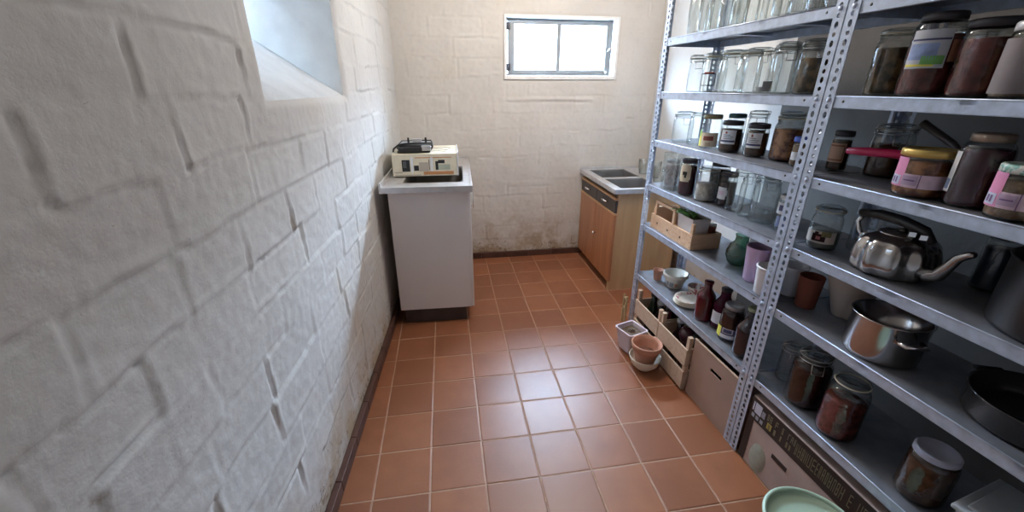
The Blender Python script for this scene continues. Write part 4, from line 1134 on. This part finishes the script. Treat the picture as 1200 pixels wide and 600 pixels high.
# --- sixth shelf
t = cup('flower_pot', 'cream ceramic pot with small dark print at the far end of the sixth shelf', 'pot', sw(.120, .705, Z6 + .0006), .040, .061, .080, M_CERAM)
MB().lathe([(.0575, .060), (.0635, .062), (.0645, .078), (.0605, .081)], 36).build('rim', M_CERAM, t)
label_patches(MB(), .0475, facing(sw(.12, .705)), [(-45, -22, .016, .040, 0, 3), (-16, 8, .014, .040, 0, 3), (14, 30, .018, .036, 1, 3)]).build('printed_motif', [M_GRAY, M_TERRA], t)
t = cup('flower_pot', 'small tan clay pot in the far corner of the sixth shelf', 'pot', sw(.075, .800, Z6 + .0006), .020, .027, .060, M_TERRA)
for k, (lx, ly, r, z, lb) in enumerate([(.085, .520, .072, 0, 'lowest white floral plate of the stack on the sixth shelf'), (.085, .520, .070, .009, 'middle white floral plate of the stack on the sixth shelf'), (.087, .522, .069, .018, 'topmost white floral plate of the stack on the sixth shelf')]):
    t = thing('dinner_plate', lb, 'plate', sw(lx, ly, Z6 + .0006 + z), 0, 'floral plates stacked on the sixth shelf')
    MB().lathe([(0, .0), (.038, 0), (.040, .003), (r - .004, .010), (r, .012), (r - .002, .0135), (.042, .006), (0, .004)], 40).build('plate_body', M_CERAM, t)
    if k == 2:
        MB().lathe([(.046, .0085), (r - .006, .0128)], 40).build('flower_band', mat('floral_band', (.70, .64, .56), .4, scale=70, col2=(.45, .12, .14), thr=(.53, .58)), t)
t = cup('sugar_bowl', 'small floral bowl standing behind the plate stack on the sixth shelf', 'bowl', sw(.165, .585, Z6 + .0006), .030, .044, .055, mat('floral_china', (.70, .64, .58), .4, scale=60, col2=(.42, .10, .14), thr=(.52, .57)))


def bottle(label, S, lx, ly, r, h, m, rn, capm=None, hb=.62, name='bottle', pats=None, pmats=None, cap='bottle_cap', group=None, zb=None):
    t = thing(name, label, 'bottle', sw(lx, ly, (S if zb is None else zb) + .0006), 0, group)
    pr = [(0, .004), (r * .8, 0), (r * .97, .004), (r, .014), (r, h * hb)]
    for i in range(1, 7):
        q = i / 6; s = q * q * (3 - 2 * q); pr.append((r + (rn - r) * s, h * hb + h * .24 * q))
    pr += [(rn, h * .97), (0, h * .97)]
    MB().lathe(pr, 30).build('bottle_body', m, t)
    if capm: MB().lathe([(rn + .001, h * .93), (rn + .003, h * .935), (rn + .003, h * .995), (rn, h), (0, h)], 24).build(cap, capm, t)
    if pats: label_patches(MB(), r, facing(t.location), pats).build('paper_label', pmats, t)
    return t


M_BURG = mat('burgundy_glass', (.095, .006, .014), .10, var=.3, coat=.6)
M_BLKG = mat('blackish_glass', (.018, .010, .014), .12, var=.3, coat=.5)
M_GRNG = mat('bottle_green_glass', (.012, .025, .016), .12, var=.3, coat=.5)
bottle('burgundy red bottle standing beside the plates on the sixth shelf', Z6, .070, .385, .040, .190, M_BURG, .017, M_BURG, .60)
bottle('plum red bottle with a white label on the sixth shelf', Z6, .100, .305, .040, .190, M_PURPLE, .020, M_DARKLID, .58, pats=[(-55, 45, .030, .085, 0, 0)], pmats=[M_PAPER])
jar('dark jar with a grey lid and a yellow and white label on the sixth shelf', Z6, .080, .220, .045, .160, M_JAM, .9, lid='screw', lidmat=mat('pewter_lid', (.36, .35, .36), .35, .4), rn=.034,
    pats=[(-70, 60, .014, .062, 3, 0), (-68, -30, .016, .064, 0, 1), (-30, 40, .018, .034, 1, 1), (-22, 30, .040, .064, 2, 1), (-16, 24, .044, .060, 3, 2)], pmats=[M_YEL, M_PAPER, mat('pinkish_paper', (.52, .46, .50)), M_INK])
bottle('near-black tall bottle with a pale green foil cap by the double post, sixth shelf', Z6, .062, .105, .044, .212, M_BLKG, .018, mat('pale_foil', (.45, .50, .34), .4, .2, scale=60, col2=(.25, .32, .18)), .55)
jar('empty clear jar glinting just past the double post on the sixth shelf', Z6, .115, -.050, .035, .150, lid='clip')
jar('large clip-top jar of very dark fruit on the sixth shelf', Z6, .075, -.162, .055, .200, M_JAM, .84, lid='clip', rn=.040)
jar('large clip-top jar of reddish fruit on the sixth shelf', Z6, .065, -.295, .053, .200, M_RED, .70, lid='glass', rn=.040)
jar('round jar of dark brown fruit with a pale blue-white lid on the sixth shelf', Z6, .085, -.515, .050, .152, M_BROWN, .9, lid='screw', lidmat=mat('pale_blue_lid', (.42, .44, .56), .35), rn=.042)
t = thing('food_container', 'pale grey plastic food container with a lid at the right of the sixth shelf', 'container', sw(.150, -.700, Z6 + .0006), ANG + .15)
M_PALEP = mat('milky_plastic', (.46, .50, .54), .4)
MB().box(-.090, .090, -.090, .110, 0, .075, bev=.010).build('container_body', M_PALEP, t)
MB().box(-.098, .098, -.098, .118, .0752, .088, bev=.004).box(-.080, .080, -.080, .100, .088, .096, bev=.004).build('lid', M_PALEP, t)


# ------------------------------------------------------------------ on the floor
def crate(label, ly0, ly1, lean=0.0):
    t = thing('fruit_crate', label, 'crate', sw(-.018, ly0, .0005), ANG, 'slatted fruit crates on the floor under the shelving')
    L, Dp, H_ = ly1 - ly0, .28, .285
    for (y, x) in ((0.002, 0), (L - .022, 0), (0.002, Dp - .02), (L - .022, Dp - .02)):
        MB().box(x + .0075, x + .0275, y, y + .020, 0, H_, bev=.001).build('corner_post', M_CRATE, t)
    for z0, z1 in ((.012, .105), (.135, .225)):
        for x in (0, Dp + .0082 - .0005):
            MB().box(x, x + .007, 0.0, L, z0, z1, bev=.001).build('slat', M_CRATE, t)
        for y in (-.0065, L - .0015 + .0015):
            pass
    for z0, z1 in ((.012, .105), (.135, .225)):
        MB().box(.0285, Dp - .0205, .004, .011, z0, z1).build('end_slat', M_CRATE, t)
        MB().box(.0285, Dp - .0205, L - .012, L - .005, z0, z1).build('end_slat', M_CRATE, t)
    MB().box(.0285, Dp - .0205, .0125, L - .0125, .012, .018).build('bottom_board', M_CRATE, t)
    return t


crate('further slatted wooden fruit crate on the floor behind the pale pots', .585, .835)
crate('nearer slatted wooden fruit crate on the floor beside the cardboard box', .330, .580)
BG = 'bottles and jars standing in the fruit crates'
fl = [(.06, .775, .034, .265, M_GRNG, 'dark green bottle in the far corner of the further fruit crate'), (.060, .704, .034, .250, M_BLKG, 'black bottle with a white cap in the middle of the further fruit crate'),
      (.065, .632, .032, .255, M_BURG, 'dark red bottle beside the middle post in the further fruit crate'), (.145, .74, .038, .28, M_BLKG, 'black bottle at the back of the further fruit crate'), (.150, .65, .036, .27, M_GRNG, 'dark green bottle at the back of the further fruit crate'),
      (.065, .520, .036, .250, M_BLKG, 'black bottle with a pale cap at the far end of the nearer fruit crate'), (.065, .385, .036, .240, M_GRNG, 'dark green bottle at the near end of the nearer fruit crate'), (.150, .50, .038, .27, M_BURG, 'dark red bottle at the back of the nearer fruit crate'), (.150, .40, .038, .27, M_BLKG, 'black bottle at the back of the nearer fruit crate')]
for k, (lx, ly, r, h, m, l) in enumerate(fl):
    bottle(l, 0, lx, ly, r, h, m, .016, M_WHITELID if k in (1, 5) else M_DARKLID, .55, zb=.0185, group=BG)
t = thing('round_jar', 'round dark plum jar showing above the slats of the nearer fruit crate', 'jar', sw(.062, .452, .0192), 0)
MB().lathe([(0, 0), (.026, .0), (.030, .06), (.026, .16), (.034, .175), (.0385, .200), (.036, .225), (.024, .240), (0, .244)], 28).build('glass_body', mat('plum_glass', (.07, .022, .035), .15, coat=.5), t)


def card_box():
    t = thing('cardboard_box', 'plain brown cardboard box with a slot handle on the floor under the far shelving', 'box', sw(.0045, .006, .0005), ANG)
    L, Dp, H_, th = .312, .24, .292, .004
    fr = MB()   # front with hand slot
    y0, y1, z0, z1 = .115, .185, .215, .232
    for a, b, c, d in ((0, y0, 0, H_), (y1, L, 0, H_), (y0, y1, 0, z0), (y0, y1, z1, H_)): fr.box(0, th, a, b, c, d)
    fr.build('front_panel', M_CARD, t)
    MB().box(Dp - th, Dp, 0, L, 0, H_).build('back_panel', M_CARD, t)
    MB().box(th, Dp - th, 0, th, 0, H_).build('side_panel', M_CARD, t); MB().box(th, Dp - th, L - th, L, 0, H_).build('side_panel', M_CARD, t)
    MB().box(th, Dp - th, th, L - th, 0, th).build('bottom_panel', M_CARD, t)
    MB().box(-.002, .007, -.001, L + .001, H_ + .0003, H_ + .005, bev=.001).build('top_edge', M_CRATE, t)
    for (lx, ly, h, m, l) in ((.07, .07, .265, M_GRNG, 'green bottle in the near corner of the plain cardboard box'), (.07, .17, .270, M_BLKG, 'black bottle in the middle of the plain cardboard box'), (.07, .26, .268, M_BLKG, 'black bottle in the far corner of the plain cardboard box')):
        bottle(l, 0, lx, ly, .036, h + .02, m, .016, M_WHITELID if ly == .07 else M_DARKLID, .55, zb=.0052, group='bottles in the plain cardboard box')


card_box()


def banana_box():
    t = thing('cardboard_box', 'printed cardboard fruit box with a black band of lettering under the near shelving', 'box', sw(.0045, -.560, .0005), ANG)
    L, Dp, H_ = .515, .28, .290
    MB().box(0, Dp, 0, L, 0, H_, bev=.004).build('box_body', M_CARD2, t)
    band = MB(); band.box(-.0012, 0.0, .002, L - .002, .198, .288, 0); band.box(-.0012, 0, L - .030, L - .002, .004, .198, 0)
    band.build('black_band', M_BLACK, t)
    wr = MB()
    e0, e1 = -.0020, -.0013

    def R(y0, y1, z0, z1, mi): wr.box(e0, e1, L - y1, L - y0, z0, z1, mi)
    R(.012, .018, .236, .272, 0); R(.022, .052, .232, .274, 0); R(.055, .070, .236, .262, 1)
    for k in range(3): R(.014 + .020 * k, .027 + .020 * k, .208, .224, 1)
    # rows of narrow ochre letters, illegible in the photograph
    rg = random.Random(4); y = .080
    while y < L - .02:
        big = y > .20
        wd = rg.uniform(.006, .011)
        if rg.random() < .84:
            zt, zb_ = (.268, .222) if big else (.272, .246)
            st = .0022
            R(y, y + st, zb_, zt, 2)
            if rg.random() < .7: R(y + wd - st, y + wd, zb_, zt, 2)
            if rg.random() < .6: R(y, y + wd, zt - .004, zt, 2)
            if rg.random() < .6: R(y, y + wd, (zt + zb_) / 2 - .002, (zt + zb_) / 2 + .002, 2)
            if rg.random() < .5: R(y, y + wd, zb_, zb_ + .004, 2)
            if not big and rg.random() < .8: R(y, y + wd * .8, .214, .236, 2)
        y += wd + .004
    R(.085, .105, .215, .240, 3)
    wr.build('printed_lettering', [mat('grey_white_ink', (.50, .52, .62), .7), mat('grey_ink', (.30, .31, .36), .7), mat('olive_grey_ink', (0.17, 0.155, 0.10), .7), mat('ochre_ink', (.42, .33, .08), .7)], t)
    pt = MB(); pt.lathe([(0, 0.0008), (.060, .0006), (.062, 0)], 24, M=Matrix.Translation((0, L - .085, .065)) @ Matrix.Rotation(-PI / 2, 4, 'Y') @ Matrix.Diagonal((1, .6, 1, 1)))
    pt.build('printed_leaf', mat('faded_green_ink', (.33, .34, .28), .8, scale=30), t)
    MB().box(-.0014, 0.001, L - .200, L - .135, .128, .146, bev=.0004).build('hand_slot', M_BLACK, t)


banana_box()


def waste_bin():
    t = thing('waste_bin', 'pale green plastic tub with a rolled rim on the floor at the bottom edge', 'tub', sw(-.185, -.500, .0005))
    MB().lathe([(0, 0), (.080, 0), (.085, .005), (.112, .262), (.118, .266), (.120, .274), (.115, .279), (.109, .275), (.108, .268)], 44).build('tub_body', M_BIN, t)
    MB().lathe([(.1075, .270), (.100, .262), (.060, .259), (0, .258)], 44).build('lid', M_BIN, t)


waste_bin()


def square_pot():
    t = thing('flower_pot', 'tapered square lavender-white flower pot with dry soil on the tiles', 'pot', sw(-.104, .690, .001), math.radians(18))
    a, h = .060, .130
    def rg(k, z, c=.85):
        q = a * k; return [(-q, -q * c, z), (-q * c, -q, z), (q * c, -q, z), (q, -q * c, z), (q, q * c, z), (q * c, q, z), (-q * c, q, z), (-q, q * c, z)]
    vs = rg(.66, 0) + rg(.72, .006) + rg(.98, h - .012) + rg(1.06, h - .010) + rg(1.08, h) + rg(.96, h) + rg(.90, h - .030)
    fs = [(q * 8 + k, q * 8 + (k + 1) % 8, q * 8 + 8 + (k + 1) % 8, q * 8 + 8 + k) for q in range(6) for k in range(8)] + [tuple(range(8))]
    MB().add(vs, fs).build('pot_body', M_LAVPOT, t)
    MB().add(rg(.91, h - .026), [tuple(range(8))]).lathe([(0, h - .008), (.012, h - .012), (.022, h - .0262)], 9, smooth=False, M=Matrix.Translation((.012, .008, 0))).build('soil', M_SOIL, t)


square_pot()
t = thing('ceramic_bowl', 'white ceramic bowl on the tiles holding the terracotta pot', 'bowl', sw(-.104, .522, .001))
MB().lathe([(0, .0), (.038, 0), (.042, .004), (.066, .030), (.077, .062), (.0795, .072), (.0765, .072), (.0745, .062), (.062, .032), (.036, .010), (0, .009)], 44).build('bowl_body', M_CERAM, t)
t = thing('flower_pot', 'ribbed terracotta flower pot standing in the white bowl', 'pot', sw(-.102, .524, .0105))
MB().lathe([(0, 0), (.036, 0), (.040, .004), (.063, .104), (.069, .105), (.072, .109), (.0765, .136), (.074, .139), (.070, .139), (.064, .109), (.036, .012), (0, .010)], 44).build('pot_body', M_TERRA, t)
MB().lathe([(0, .082), (.030, .080), (.0545, .078)], 24).build('soil', mat('rusty_soil', (.20, .10, .07), .9, var=.4, scale=60), t)
mb = MB()
for k in range(5): mb.lathe([(.046 + .003 * k, .034 + .013 * k - .001), (.0478 + .003 * k, .034 + .013 * k), (.0468 + .003 * k, .034 + .013 * k + .002)], 36)
mb.build('turned_ring', M_TERRA, t)
t = thing('wooden_clip', 'small pale bamboo clip rack standing by the far post of the shelving', 'rack', sw(-.022, .925, .0005), ANG)
MB().box(-.006, .006, 0, .010, 0, .19, bev=.002).box(-.006, .006, .034, .044, 0, .19, bev=.002).box(-.005, .005, .0102, .0338, .10, .11).box(-.005, .005, .0102, .0338, .165, .175).build('bamboo_frame', mat('bamboo', (.46, .36, .20), .6), t)

# glassware drying on the brown sink unit
jar_z = 0.7285
for k, (x, y, r, h, l) in enumerate([(1.755, 1.75, .040, .115, 'clear glass upside down on the near corner of the steel double sink'), (1.800, 1.90, .042, .120, 'clear glass on the steel double sink beside its divider'), (1.795, 2.05, .045, .110, 'clear glass bowl on the steel double sink further back')]):
    t = thing('drinking_glass', l, 'glass', (x, y, .7285), 0, 'glassware standing on the double sink')
    MB().lathe([(r * .8, 0), (r, h * .5), (r * 1.05, h), (r * 1.02, h), (r * .75, .004), (0, .004)], 28).build('glass_body', M_GLASS, t)
